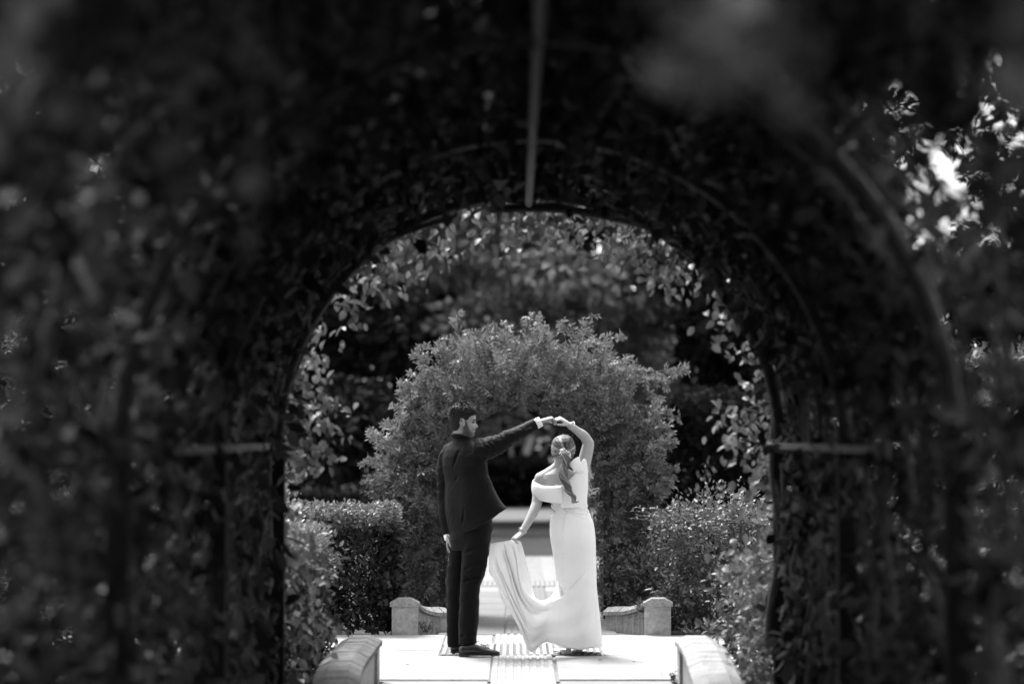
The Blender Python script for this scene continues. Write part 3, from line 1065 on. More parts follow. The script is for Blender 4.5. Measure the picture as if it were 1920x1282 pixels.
# ================================================================ TREES
def tree(name, label, x, y, h, r, z0, n, leaf, m, trunk=.2, layers=0, bark='bark', seed=0, squash=1.0, group='trees behind the garden', clumps=60):
    t = thing(name, label, 'tree', group)
    t.location = (x, y, 0)
    r_ = np.random.default_rng(1000 + seed)
    c = spline([(0, 0, -.1), (r_.normal(0, .1), 0, h * .35), (r_.normal(0, .15), 0, h * .7), (0, 0, h * .96)], 14)
    MB().tube(c, np.linspace(trunk, trunk * .15, 14), 8).build('trunk', M[bark], t, True)
    # clumps through the crown
    u = nrm(r_.normal(size=(clumps, 3))) * (r_.uniform(.25, 1, (clumps, 1)) ** .5)
    ht = (h - z0) / 2
    cc = u * [r, r * squash, ht] + [0, 0, z0 + ht]
    taper = 1 - .45 * smooth(.5, 1, cc[:, 2] / h)
    cc[:, :2] *= taper[:, None]
    lim = MB()
    for q in cc[:clumps // 2]:
        a = np.array([0, 0, max(.2, q[2] - .35 * np.hypot(q[0], q[1]))])
        lim.tube([a, (a + q) / 2 + [0, 0, .1], q], [trunk * .3, trunk * .2, .02], 5)
    lim.build('limbs', M[bark], t, True)['kind'] = 'stuff'
    cr = r * r_.uniform(.16, .36, clumps)
    j = r_.choice(clumps, n, p=cr ** 2 / (cr ** 2).sum())
    v = nrm(r_.normal(size=(n, 3)))
    v *= (r_.uniform(.35, 1, (n, 1)) ** .45)
    Pt = cc[j] + v * cr[j][:, None] * [1, 1, .55 if layers else .85]
    Pt[:, 2] = np.maximum(Pt[:, 2], .05)
    D = nrm(v * .8 + r_.normal(size=(n, 3)) * .5 + [0, 0, -.2])
    N = nrm(v * .5 + r_.normal(size=(n, 3)) * .5 + [0, 0, .7])
    L = leaf * r_.uniform(.6, 1.4, n)
    cs = r_.uniform(0, .5, clumps)
    V, F, k = leaf_arrays(Pt, D, N, L, L * .6, simple=True)
    o = link('crown', mesh_of('crown', V, F, M[m], shade=np.repeat(np.clip(cs[j] + r_.uniform(0, .5, n), 0, 1), k)), t)
    return t


tree('cedar_tree', 'tall layered cedar rising straight behind the leafy arch', .9, 43, 11, 3.3, 1.2, 34000, .2, 'cedar_leaf', .25, 1, seed=1, clumps=95)
tree('evergreen_tree', 'dark evergreen left of the cedar, behind the left of the arch', -3.4, 44, 11.5, 3.0, .2, 16000, .24, 'tree_leaf', .25, seed=2, clumps=70)
tree('evergreen_tree', 'dark evergreen right of the cedar, behind the right of the arch', 4.6, 40, 10.5, 2.4, .2, 16000, .22, 'tree_leaf', .25, seed=3, clumps=70)
tree('evergreen_tree', 'dark evergreen standing behind the left wall of the tunnel', -7.8, 42, 12, 3.4, .1, 14000, .26, 'tree_leaf', .25, seed=4, clumps=70)
tree('evergreen_tree', 'low spreading dark evergreen seen below the sky gap on the right', 9.2, 44, 5.2, 3.0, .1, 9000, .24, 'tree_leaf', .25, seed=5, clumps=60)
tree('evergreen_tree', 'tall dark evergreen at the far left edge', -12.2, 43, 13, 3.6, .1, 9000, .3, 'tree_leaf', .25, seed=6, clumps=60)
tree('evergreen_tree', 'tall dark evergreen at the far right edge', 11.0, 43, 12.5, 3.0, .1, 8000, .3, 'tree_leaf', .25, seed=7, clumps=60)
tree('evergreen_tree', 'broad dark evergreen closing the view behind the pale trunks', 0.0, 60, 15, 5.5, .1, 20000, .34, 'tree_leaf', .3, seed=8, clumps=80)
tree('evergreen_tree', 'broad dark evergreen far back on the left', -8.5, 64, 14, 5.5, .1, 10000, .36, 'tree_leaf', .3, seed=9, clumps=70)
tree('evergreen_tree', 'broad dark evergreen far back on the right', 6.0, 62, 7.6, 4.2, .1, 10000, .34, 'tree_leaf', .3, seed=10, clumps=70)


def pale_tree(label, base_px, top_px, d, r0, r1, up=2.6, bark='pale_bark'):
    """A tall bare pale trunk, its high crown hidden behind the arch."""
    t = thing('pale_trunk_tree', label, 'tree', 'pale trunks behind the arch')
    A, B = P(*base_px, d), P(*top_px, d)
    base = A - (B - A) / (B[2] - A[2]) * (A[2] + .05)
    t.location = base
    top = base + (B - base) * up
    c = spline([base, A, B, (B + top) / 2 + [.1, 0, 0], top], 18) - base
    MB().tube(c, np.linspace(r0, r1, 18), 8).build('trunk', M[bark], t, True)
    n = 1200
    v = rdir(n) * rng.uniform(.2, 1, (n, 1)) * [1.1, 1.1, .9]
    Pt = c[-1] + [0, 0, -.3] + v
    V, F, k = leaf_arrays(Pt, rdir(n), nrm(rdir(n) + [0, 0, 1]), .16, .09, simple=True)
    link('crown', mesh_of('crown', V, F, M['tree_leaf'], shade=np.repeat(rng.uniform(0, 1, n), k)), t)


pale_tree('thick pale leaning trunk seen through the arch between the couple', (982, 866), (1000, 800), 57, .105, .05)
pale_tree('thin pale trunk just left of the leaning pale trunk', (960, 866), (955, 800), 58, .06, .03)
pale_tree('slender pale trunk nearest the arm of the groom', (926, 866), (936, 815), 59, .07, .03)
pale_tree('slim pale trunk branching to the right behind the bride', (1002, 872), (1040, 815), 59, .05, .025)
pale_tree('left of two thin pale stakes beyond the clipped hedge', (628, 920), (629, 850), 37, .032, .018, 1.5, 'grey_bark')
pale_tree('right of two thin pale stakes beyond the clipped hedge', (682, 920), (682, 860), 37, .028, .018, 1.5, 'grey_bark')

# small weeds in the joints and at the foot of the walls
def weed(label, x, y, n, h):
    t = thing('weed', label, 'weed', 'weeds by the walls')
    t.location = (x, y, 0)
    A = np.zeros((n, 3)) + np.c_[rng.normal(0, .015, (n, 2)), np.zeros(n)]
    B = A + np.c_[rng.normal(0, h * .4, (n, 2)), rng.uniform(.5, 1, n) * h]
    mb = MB()
    for a, b in zip(A, B):
        mb.tube([a, (a + b) / 2 + [0, 0, h * .1], b], [.003, .002, .001], 4)
    mb.build('stems', M['twig'], t)['kind'] = 'stuff'
    k = n * 4
    u = rng.uniform(.3, 1, k)[:, None]
    i = rng.integers(0, n, k)
    Pt = A[i] + (B[i] - A[i]) * u
    foliage(t, M['shrub_leaf'], Pt, rdir(k), nrm(rdir(k) + [0, 0, 1]), .028, .012, rng.uniform(0, .6, k))


weed('small weed growing at the foot of the far left low wall', -.70, 19.12, 9, .10)
weed('tiny weed at the end of the near right low wall', .99, 15.44, 7, .05)
weed('spindly weed beside the near left hedge on the paving edge', -1.05, 15.5, 9, .22)

# ================================================================ THE COUPLE
D0 = 17.2
M['skin_man'] = mat('skin', .24, .29, 30, .5, .1, 200, spec=.4)
_nt = M['skin_man'].node_tree
_b = _nt.nodes['Principled BSDF']
_at = _nt.nodes.new('ShaderNodeAttribute')
_at.attribute_name = 'shade'
_inv = ramp(_nt, _at.outputs['Fac'], [(0, 1), (1, .16)])
_nt.links.new(mult(_nt, _b.inputs['Base Color'].links[0].from_socket, _inv), _b.inputs['Base Color'])
M['beard'] = mat('beard stubble', .09, .17, 120, .75)
M['brow'] = mat('eyebrow', .03, .05, 40, .8)
M['lip'] = mat('lips', .24, .28, 40, .45)
M['teeth'] = mat('teeth', .7, .75, 10, .3)
M['eye'] = mat('dark eye', .02, .05, 10, .15, spec=.6)
M['skin_woman'] = mat('fair skin', .33, .38, 30, .62, .06, 200, spec=.4)
M['suit'] = mat('suit cloth', .0025, .0045, 40, .62, .15, 700, spec=.11)
M['suit'].node_tree.nodes['Principled BSDF'].inputs['Sheen Weight'].default_value = .02
M['suit'].node_tree.nodes['Principled BSDF'].inputs['Sheen Roughness'].default_value = .4
M['collar'] = mat('collar satin', .02, .03, 40, .35, spec=.5)
M['shirt'] = mat('white shirt', .74, .8, 20, .7)
M['shoe'] = mat('black leather', .008, .014, 20, .28, .1, 90, spec=.5)
M['hair_dark'] = mat('dark hair', .004, .012, 60, .5, .5, 160, spec=.2)
M['gown'] = mat('gown crepe', .78, .83, 6, .55, .06, 300, spec=.3)
M['button'] = mat('covered button', .68, .74, 20, .4)
M['silver'] = mat('silver', .6, .8, 60, .25, spec=.8)
M['silver'].node_tree.nodes['Principled BSDF'].inputs['Metallic'].default_value = .8
m_, nt_, b_ = nodes('streaked hair')
at_ = nt_.nodes.new('ShaderNodeAttribute')
at_.attribute_name = 'shade'
nt_.links.new(ramp(nt_, at_.outputs['Fac'], [(0, .02), (.3, .07), (.6, .2), (1, .42)]), b_.inputs['Base Color'])
b_.inputs['Roughness'].default_value = .55
b_.inputs['Specular IOR Level'].default_value = .25
M['hair_blond'] = m_


def Q(px, py, dy=0.0):
    return P(px, py, D0 + dy)


S = 17.2 / FPX                                      # metres per photograph pixel at the couple


def interp_s(z, tab):
    t = np.array(tab)
    return np.interp(z, t[:, 0], t[:, 1])


FRONT = [(-.118, .045), (-.112, .070), (-.10, .088), (-.088, .089), (-.078, .087), (-.068, .090), (-.061, .087), (-.053, .092), (-.043, .085), (-.02, .085), (0, .079), (.012, .088), (.022, .093), (.05, .089), (.08, .07), (.1, .045), (.112, .015), (.117, -.005)]
BACK = [(-.118, .02), (-.112, -.005), (-.10, -.02), (-.08, -.055), (-.06, -.074), (-.03, -.09), (0, -.101), (.03, -.105), (.06, -.098), (.085, -.078), (.1, -.055), (.112, -.03), (.117, -.015)]
WID = [(-.118, .012), (-.112, .028), (-.10, .043), (-.08, .054), (-.06, .060), (-.03, .067), (0, .072), (.03, .076), (.06, .072), (.085, .057), (.1, .04), (.112, .018), (.117, .004)]
NOSE = [(-.05, 0), (-.044, .008), (-.037, .026), (-.03, .032), (-.02, .026), (-.005, .016), (.008, .009), (.02, .002), (.03, 0)]


def head_grid(nz=60, nt=64):
    z = np.sin(np.linspace(-1, 1, nz) * PI / 2) * .1175
    th = np.arange(nt) / nt * 2 * PI
    Zs, T = np.meshgrid(z, th, indexing='ij')
    f, b, w = interp_s(Zs, FRONT), interp_s(Zs, BACK), interp_s(Zs, WID)
    xc = np.interp(Zs, [-.12, -.06, 0, .12], [.03, .01, -.01, -.012])
    c, s = np.cos(T), np.sin(T)
    x = np.where(c > 0, xc + (f - xc) * np.abs(c) ** .85, xc - (xc - b) * np.abs(c))
    y = w * np.sign(s) * np.abs(s) ** .92
    front = smooth(.2, .6, c)
    x = x + interp_s(Zs, NOSE) * np.exp(-(y / .0125) ** 2) * front
    for e in (-1, 1):
        k = np.exp(-((y - e * .031) / .014) ** 2 - (Zs / .011) ** 2) * front
        x = x - .011 * k
        k = np.exp(-((y - e * .036) / .018) ** 2 - ((Zs + .035) / .018) ** 2) * front
        x = x + .006 * k                             # cheeks lifted by the smile
    return np.stack([x, y, Zs], -1)


class Head:
    def __init__(s, origin, fwd, up, k=1.0):
        s.o = np.asarray(origin, float)
        s.f = nrm(fwd)
        s.u = nrm(np.asarray(up, float) - s.f * (np.asarray(up, float) @ s.f))
        s.l = np.cross(s.u, s.f)
        s.k = k

    def w(s, p):
        p = np.asarray(p, float)
        return s.o + s.k * (p[..., 0:1] * s.f + p[..., 1:2] * s.l + p[..., 2:3] * s.u)

    def loc(s, v):
        d = (v - s.o) / s.k
        return np.stack([d @ s.f, d @ s.l, d @ s.u], -1)

    def ears(s, mb):
        for e in (-1, 1):
            ax = np.stack([s.f, s.l, s.u])
            rot = np.stack([nrm(s.f * .9 - s.l * e * -.35 + s.u * -.15), nrm(s.l * e * .93 - s.f * .35), nrm(s.u + s.f * -.18)])
            c = s.w(np.array([-.012, e * .074, -.008]))
            mb.ell(c - rot[1] * .001, np.array([.016, .005, .028]) * s.k, rot, 12, 8)
            a = np.linspace(-.9, 4.0, 16)
            mb.tube(c + rot[1] * .006 + np.outer(np.cos(a) * .018 * s.k, rot[0]) + np.outer(np.sin(a) * .030 * s.k, rot[2]), .0052, 8)
            mb.ell(s.w(np.array([-.005, e * .073, -.031])), np.array([.009, .006, .011]) * s.k, rot, 8, 6)


def hand(mb, wrist, direction, palm_n, thumb, size=1.0, curl=(30, 40, 30), r=.0085, spread=.10):
    """Palm, four unequal jointed fingers and a thumb; curl = bend in degrees at the three joints."""
    d = nrm(direction)
    pn = nrm(np.asarray(palm_n, float) - d * (np.asarray(palm_n, float) @ d))
    ac = np.cross(d, pn)
    if ac @ np.asarray(thumb, float) < 0:
        ac = -ac
    w = np.asarray(wrist, float)
    k = size
    mb.tube([w - d * .02 * k, w, w + d * .03 * k, w + d * .06 * k, w + d * .088 * k, w + d * .096 * k],
            np.array([[.024, .019], [.026, .018], [.036, .017], [.041, .015], [.040, .012], [.03, .008]]) * k, 12, up=ac)
    for i, (o, L, rr) in enumerate(((.030, .070, 1.0), (.0105, .080, 1.03), (-.0095, .074, 1.0), (-.029, .058, .88))):
        p = w + d * (.075 + (.012 if i in (1, 2) else .006)) * k + ac * o * k
        dd = nrm(d + ac * o * spread * 30)
        pts, a = [p - dd * .02 * k, p], 0
        for sgm, cu in zip((.46, .31, .23), curl):
            a += math.radians(cu + i * 2)
            q = nrm(dd * math.cos(a) + pn * math.sin(a))
            pts.append(pts[-1] + q * L * sgm * k)
        mb.tube(pts, np.array([r, r * 1.02, r, r * .92, r * .7]) * rr * k, 8, up=ac)
    p = w + d * .022 * k + ac * .026 * k + pn * .004 * k
    t1 = nrm(d * .72 + ac * .6 + pn * .35)
    t2 = nrm(d * .85 + ac * .15 + pn * .5)
    mb.tube([p - t1 * .012 * k, p, p + t1 * .038 * k, p + t1 * .038 * k + t2 * .028 * k, p + t1 * .038 * k + t2 * .05 * k],
            np.array([.014, .0135, .0105, .0095, .007]) * k, 8)


def finish(name, mb, voxel, mats, parent, iters=3, disp=None, fmat=None, smooth_=True, shade=None):
    V, F = remeshed(mb, name, voxel, iters)
    if disp is not None:
        V = V + vnormals(V, F) * disp(V)[:, None]
    fm = None
    if fmat is not None:
        fm = fmat(V[F].mean(1))
    return link(name, mesh_of(name, V, F, mats, smooth_, fmat=fm, shade=shade(V) if shade else None), parent)


# ---------------------------------------------------------------- the man
mf = np.array([.77, .64, 0])                        # where his chest faces: to the right and away
mr = np.array([.64, -.77, 0])                       # his right
HM = Head(Q(868.5, 790.5, -.01), (.985, .12, -.06), (-.03, 0, 1), .96)
mb = MB()
V, F = loft(HM.w(head_grid()))
mb.add(V, F)
HM.ears(mb)
mb.tube([HM.w(np.array([-.015, 0, -.02])), HM.w(np.array([-.018, 0, -.07])), Q(867, 822, 0), Q(868, 836, .01)], [.05, .052, .056, .075], 14)
th = np.arange(32) / 32 * 2 * PI


def ring(c, a, b, r=mr, f=mf):
    return c + np.outer(np.cos(th) * a, r) + np.outer(np.sin(th) * b, f)


mb.add(*loft([ring(Q(868, 826), .06, .055), ring(Q(868, 843), .155, .085), ring(Q(872, 870), .17, .105), ring(Q(876, 900), .155, .105), ring(Q(881, 940), .145, .10), ring(Q(885, 985), .15, .11), ring(Q(885, 1010), .13, .1)]))
RSH, REL, RWR = Q(902, 846, -.15), Q(953, 821, -.13), Q(1010.5, 791.8, -.06)
LSH, LEL, LWR = Q(838, 853, .14), Q(833, 930, .15), Q(841, 1003, .08)
mb.tube(spline([RSH, REL, RWR], 12), np.linspace(.05, .027, 12), 10)
mb.tube(spline([LSH, LEL, LWR], 12), np.linspace(.05, .027, 12), 10)
MEET = Q(1039, 783, -.03)
hand(mb, RWR + nrm(RWR - REL) * .01, Q(1042, 781, -.04) - RWR, (.05, .1, -1), (0, 1, .2), 1.0, (42, 60, 35))
hand(mb, LWR, (.02, -.05, -1), (.75, -.2, 0), (.35, -.9, 0), 1.0, (18, 26, 20))
rleg = [(985, 892, .085, -.06), (1015, 893, .078, -.06), (1060, 889, .068, -.07), (1099, 881, .052, -.08), (1130, 879, .054, -.09), (1162, 878, .05, -.09), (1200, 877, .038, -.1), (1216, 876, .04, -.1)]
lleg = [(985, 868, .08, .05), (1015, 862, .068, .06), (1060, 857, .06, .07), (1099, 854, .048, .08), (1130, 853, .05, .09), (1162, 852, .046, .1), (1195, 852, .038, .1), (1212, 853, .04, .1)]
for leg in (rleg, lleg):
    mb.tube([Q(x, y, d) for y, x, r, d in leg], [r for *_, r, d in leg], 12)


def man_mats(c):
    p = HM.loc(c)
    x, y, z = p.T
    f = np.zeros(len(c), int)
    inhead = (np.abs(z) < .13) & (np.abs(x) < .14) & (np.abs(y) < .075)
    jaw = np.interp(x, [-.02, .012, .02, .032, .045, .062, .1], [.01, .01, .0, -.03, -.062, -.086, -.09])
    beard = inhead & (z < jaw) & (x > -.012) & (z > -.125) & ~((x > .075) & (z > -.043))
    lips = inhead & (x > .072) & (np.abs(y) < .024) & (z > -.078) & (z < -.053)
    f[lips] = 3
    teeth = lips & (z > -.068) & (z < -.059)
    f[teeth] = 4
    brow = inhead & (x > .06) & (np.abs(np.abs(y) - .032) < .021) & (np.abs(z - .019 + (np.abs(y) - .03) * .1) < .0045)
    f[brow] = 2
    return f


def stubble(V):
    x, y, z = HM.loc(V).T
    inh = (np.abs(z) < .135) & (np.abs(x) < .14) & (np.abs(y) < .08)
    jaw = np.interp(x, [-.02, .012, .02, .032, .045, .062, .08, .1], [.01, .012, .0, -.03, -.055, -.07, -.072, -.072])
    w = smooth(.014, -.014, z - jaw) * smooth(-.02, .006, x) * np.interp(x, [.0, .04, .07, .1], [.95, .9, .6, .5])
    mo = smooth(.010, .004, np.abs(z + .050)) * smooth(.065, .075, x) * .55      # moustache
    return np.where(inh, np.clip(np.maximum(w, mo), 0, 1), 0)


man = finish('person', mb, .0048, [M['skin_man'], M['beard'], M['brow'], M['lip'], M['teeth']], None, 2, fmat=man_mats, shade=stubble)
props(man, 'man in a dark suit lifting his arm to twirl the bride, smiling', 'person')
for e in (-1, 1):
    o = MB().ell(HM.w(np.array([.071, e * .031, .001])), np.array([.012, .012, .0075]) * .96, np.stack([HM.f, HM.l, HM.u]), 10, 8).build('eye', M['eye'], man, True)

# hair: a shell that dips under the skin outside the hairline
G = head_grid(64, 96)
x, y, z = G[..., 0], G[..., 1], G[..., 2]
zmin = np.interp(x, [-.11, -.06, -.036, -.026, -.012, .012, .026, .036, .05, .066, .09], [-.085, -.08, -.055, -.015, .018, .012, .015, .036, .046, .052, .058])
mask = smooth(-.008, .008, z - zmin)
n3 = Noise(.02, 3)(G) * .5 + Noise(.011, 4)(G) * .5
top = smooth(.03, .085, z)
thick = .007 + .017 * top + .010 * smooth(.02, .07, x) * smooth(.045, .08, z) + n3 * (.0012 + .005 * top)
radial = nrm(np.stack([x + .01, y * 1.2, np.maximum(z - .0, -.02) * 1.1], -1))
H = G + radial * (mask * (thick + .007) - .007)[..., None]
V, F = loft(HM.w(H))
hb = MB().add(V, F)
for i in range(420):                                # short curls standing on the top
    a, b = rng.uniform(38, 62), rng.integers(0, 96)
    ii = int(a)
    if mask[ii, b] < .9:
        continue
    p = H[ii, b] - radial[ii, b] * .004
    tdir = nrm(radial[ii, b] + rng.normal(0, .5, 3) + [.35, 0, 0])
    t2 = nrm(tdir + rng.normal(0, .7, 3))
    l = rng.uniform(.008, .017)
    hb.tube(HM.w(np.array([p, p + tdir * l, p + tdir * l + t2 * l * .8])), [.0035, .003, .0012], 4)
hb.build('hair', M['hair_dark'], man, True)

# jacket
jk = MB()
rows = [ring(Q(866, 818, .0), .058, .056), ring(Q(867, 826, .0), .075, .066), ring(Q(867, 834), .125, .08), ring(Q(867.5, 844), .185, .098), ring(Q(869, 856), .203, .115), ring(Q(871, 872), .202, .125), ring(Q(874, 890), .196, .125)]
hemy = lambda px: np.interp(px, [836, 846, 858, 893, 930, 950], [1011, 1010, 1005, 991, 967, 951])
for t in np.linspace(.08, 1, 14):
    Lx, Rx = 834 + 8 * t - 3 * math.sin(t * PI), 917 + 33 * t ** 1.05
    c, h = (Lx + Rx) / 2, (Rx - Lx) / 2
    s = h * S / math.sqrt((.64 * .196) ** 2 + (.77 * .125) ** 2)
    r0 = ring(np.array([0., 0, 0]), .196 * s, .125 * s)
    px = c + r0[:, 0] / S
    py = 890 + (hemy(px) - 890) * t
    rows.append(np.array([Q(a, b, d) for a, b, d in zip(px, py, r0[:, 1])]))
jk.add(*loft(rows))
# collar roll
cr_ = ring(Q(865.5, 818.5, .0), .064, .061)
cr_[:, 2] += .012 * np.sin(th + 3.6)
jk.tube(np.concatenate([cr_, cr_[:2]]), .013, 8)
jk.tube(spline([Q(893, 842, -.12), Q(912, 841, -.14), Q(935, 831, -.14), REL, Q(980, 807.5, -.10), Q(1004, 795, -.06)], 22),
        np.interp(np.linspace(0, 1, 22), [0, .2, .45, .62, .85, 1], [.083, .078, .066, .059, .046, .042]), 14)
jk.tube(spline([Q(853, 846, .04), Q(842, 853, .10), Q(836.5, 880, .14), Q(833.5, 930, .15), Q(836, 970, .12), Q(841, 1003, .09)], 20),
        np.interp(np.linspace(0, 1, 20), [0, .2, .5, .8, 1], [.07, .07, .059, .047, .044]), 14)


def seg_dist(V, A, B):
    d = B - A
    t = np.clip((V - A) @ d / (d @ d), 0, 1)
    return np.linalg.norm(V - (A + t[:, None] * d), axis=1), t


def folds(V):
    """Cloth folds: soft pulls between the lifted arm and the waist, crumples at the elbows, a centre vent."""
    w = .003 * Noise(.2, 41)(V * [1, 1, .8]) + .0005 * Noise(.05, 42)(V)
    d, t = seg_dist(V, RSH, REL)
    w += np.exp(-(d / .12) ** 2) * .004 * np.sin(t * 34 + 2 * Noise(.1, 43)(V))
    d, t = seg_dist(V, REL, RWR)
    w += np.exp(-(d / .09) ** 2) * .003 * np.sin(t * 30 + 2 * Noise(.1, 44)(V)) * (1 - t)
    d, t = seg_dist(V, LSH, LEL)
    w += np.exp(-(d / .09) ** 2) * .0035 * np.sin(t * 26 + 2 * Noise(.1, 45)(V))
    for a, b, amp, wd in (((902, 868), (858, 930), .017, .014), ((910, 880), (866, 955), .015, .013), ((893, 862), (846, 905), .013, .012), ((912, 900), (880, 975), .011, .014), ((862, 838), (846, 880), .010, .012)):
        d, t = seg_dist(V, Q(a[0], a[1], -.13), Q(b[0], b[1], -.09))
        w -= 1.35 * amp * np.exp(-(d / wd) ** 2) * np.sin(np.clip(t, .02, .98) * PI)
    d, t = seg_dist(V, Q(872, 955, -.14), Q(857, 1004, -.13))
    w -= .012 * np.exp(-(d / .009) ** 2)
    d, t = seg_dist(V, Q(866, 826, -.10), Q(872, 955, -.15))
    w -= .004 * np.exp(-(d / .006) ** 2)            # centre back seam
    d, t = seg_dist(V, Q(899, 832, -.16), Q(912, 866, -.2))
    w -= .006 * np.exp(-(d / .008) ** 2)            # armhole
    return w


jacket = finish('jacket', jk, .0055, [M['suit']], man, 3, folds)
# sleeve buttons and pocket flap
bt = MB()
for k in range(4):
    q = Q(986 + k * 3.4, 805.5 - k * 1.6, -.155 + .003 * k)
    bt.ell(q, (.0042, .004, .0042), None, 8, 6)
bt.build('sleeve_buttons', M['shoe'], jacket, True)['kind'] = 'stuff'
cc = MB()
cc.tube([Q(1003.5, 795.5, -.062), Q(1009, 792.5, -.058), Q(1014, 790, -.055)], [.0375, .037, .036], 16, up=(0, 0, 1))
cc.build('shirt_cuff', M['shirt'], man, True)
cc = MB()
cc.tube([Q(840, 1001, .09), Q(842, 1008, .085), Q(842.5, 1012, .085)], [.034, .034, .033], 16, up=(1, 0, 0))
cc.build('shirt_cuff', M['shirt'], man, True)
cr2 = ring(Q(867, 815.5, .0), .060, .057)
cr2[:, 2] += .010 * np.sin(th + 3.6)
MB().tube(np.concatenate([cr2, cr2[:2]]), .010, 8).build('shirt_collar', M['collar'], man, True)

# trousers
tr = MB()
tr.add(*loft([ring(Q(885, 940), .16, .11), ring(Q(886, 965), .165, .118), ring(Q(884, 990), .175, .128), ring(Q(881, 1012), .17, .125), ring(Q(879, 1030), .15, .11)]))
RL = [(985, 892, .098, -.06), (1015, 892, .098, -.06), (1060, 888.5, .094, -.07), (1085, 884, .08, -.08), (1099, 881.5, .072, -.085), (1130, 880, .071, -.09), (1162, 879, .072, -.09), (1190, 877.5, .066, -.1), (1206, 877.5, .066, -.1)]
LL = [(985, 868, .09, .05), (1015, 863, .078, .06), (1060, 857.5, .072, .07), (1099, 854, .062, .08), (1130, 853.5, .061, .09), (1162, 852.5, .06, .1), (1190, 852.5, .056, .1), (1212, 853, .054, .1)]
for leg in (RL, LL):
    c = spline([Q(x, y, d) for y, x, r, d in leg], 30)
    rr = spline(np.array([[r] for *_, r, d in leg]), 30)[:, 0]
    tr.tube(c, rr, 18, up=mf, flat=.95)


def tfolds(V):
    w = .0025 * Noise(.15, 51)(V * [1, 1, 1.3]) + .0005 * Noise(.04, 52)(V)
    zz = V[:, 2]
    for a, b, amp, wd in (((905, 1052), (872, 1066), .008, .012), ((908, 1078), (868, 1090), .009, .012), ((902, 1100), (872, 1082), .007, .011), ((893, 1185), (866, 1192), .007, .01), ((910, 1020), (872, 1035), .006, .014)):
        d, t = seg_dist(V, Q(a[0], a[1], -.15), Q(b[0], b[1], -.15))
        w -= 1.7 * amp * np.exp(-(d / wd) ** 2)
    # pressed creases down the front and back of each leg
    return w


finish('trousers', tr, .0055, [M['suit']], man, 3, tfolds)


def shoe(parent, heel, toe_dir, m, length=.285, k=1.0):
    """A laced leather shoe: upper, sole and heel block."""
    u = nrm(toe_dir)
    s = np.cross((0, 0, 1), u)
    hh = np.asarray(heel, float)
    st = [(0, .026, .060), (.03, .034, .078), (.08, .036, .088), (.13, .038, .078), (.17, .044, .058), (.215, .046, .047), (.25, .038, .040), (.275, .022, .032), (.287, .008, .022)]
    rows = []
    a = np.linspace(0, PI, 11)
    for d, w, h in st:
        d *= length / .287
        ring_ = [hh + u * d + s * (w * np.sign(math.cos(t)) * abs(math.cos(t)) ** .6) * k + np.array([0, 0, .016 + (h - .016) * math.sin(t) ** .8]) for t in a]
        ring_ += [hh + u * d - s * w * .5 * k + np.array([0, 0, .014]), hh + u * d + s * w * .5 * k + np.array([0, 0, .014])]
        rows.append(ring_)
    b = MB().add(*loft(rows))
    o = b.build('shoe', m, parent, True)
    out = [(0, .02), (.01, .03), (.05, .037), (.09, .036), (.13, .038), (.18, .046), (.22, .047), (.255, .038), (.28, .02), (.29, .006)]
    top = [hh + u * d + s * w for d, w in out] + [hh + u * d - s * w for d, w in out[::-1]]
    V = [(p[0], p[1], .006 + .004) for p in top] + [(p[0], p[1], .017) for p in top]
    n = len(top)
    MB().add(V, [tuple(range(n))[::-1], tuple(range(n, 2 * n))] + [(i, (i + 1) % n, n + (i + 1) % n, n + i) for i in range(n)]).build('sole', m, o)
    q = [hh + u * d + s * w for d, w in ((.0, .02), (.008, .03), (.07, .036), (.07, -.036), (.008, -.03), (0, -.02))]
    V = [(p[0], p[1], .001) for p in q] + [(p[0], p[1], .0105) for p in q]
    MB().add(V, [(5, 4, 3, 2, 1, 0), (6, 7, 8, 9, 10, 11)] + [(i, (i + 1) % 6, 6 + (i + 1) % 6, 6 + i) for i in range(6)]).build('heel', m, o)
    V = [hh + u * .15 + np.array([0, 0, .080]), hh + u * .19 + s * .02 + np.array([0, 0, .068]), hh + u * .19 - s * .02 + np.array([0, 0, .068]), hh + u * .175 + np.array([0, 0, .074])]
    MB().tube([V[1], V[3], V[2]], [.004, .006, .004], 5).tube([V[0], V[3], V[3] + u * .03 + np.array([0, 0, .004])], [.003, .003, .003], 5).build('lace', m, o)
    return o


fz = lambda px, d: np.array([P(px, 1226, D0 + d)[0], D0 + d, .0065])
shoe(man, fz(861, -.12) * [1, 1, 0] + [0, 0, .006], (1, -.06, 0), M['shoe'], .287)
shoe(man, fz(845, .10) * [1, 1, 0] + [0, 0, .006], (.97, .2, 0), M['shoe'], .287)

# ---------------------------------------------------------------- the woman
WD = .06                                            # her depth beyond D0
W_ = lambda px, py, dy=0.0: P(px, py, D0 + WD + dy)
wx, wy = np.array([1., 0, 0]), np.array([0, 1., 0])
HW = Head(W_(1055.5, 846, .0), (-.34, .93, -.05), (.02, 0, 1), .94)
wb = MB()
wb.add(*loft(HW.w(head_grid())))
HW.ears(wb)
wb.tube([HW.w(np.array([-.02, 0, -.03])), W_(1052, 866, .0), W_(1050, 880, .0), W_(1050, 892, .01)], [.052, .049, .052, .075], 14)


def wring(py, xl, xr, b, dc=0.0):
    a = (xr - xl) / 2 * S
    return W_((xl + xr) / 2, py, dc) + np.outer(np.cos(th) * a, wx) + np.outer(np.sin(th) * b, wy)


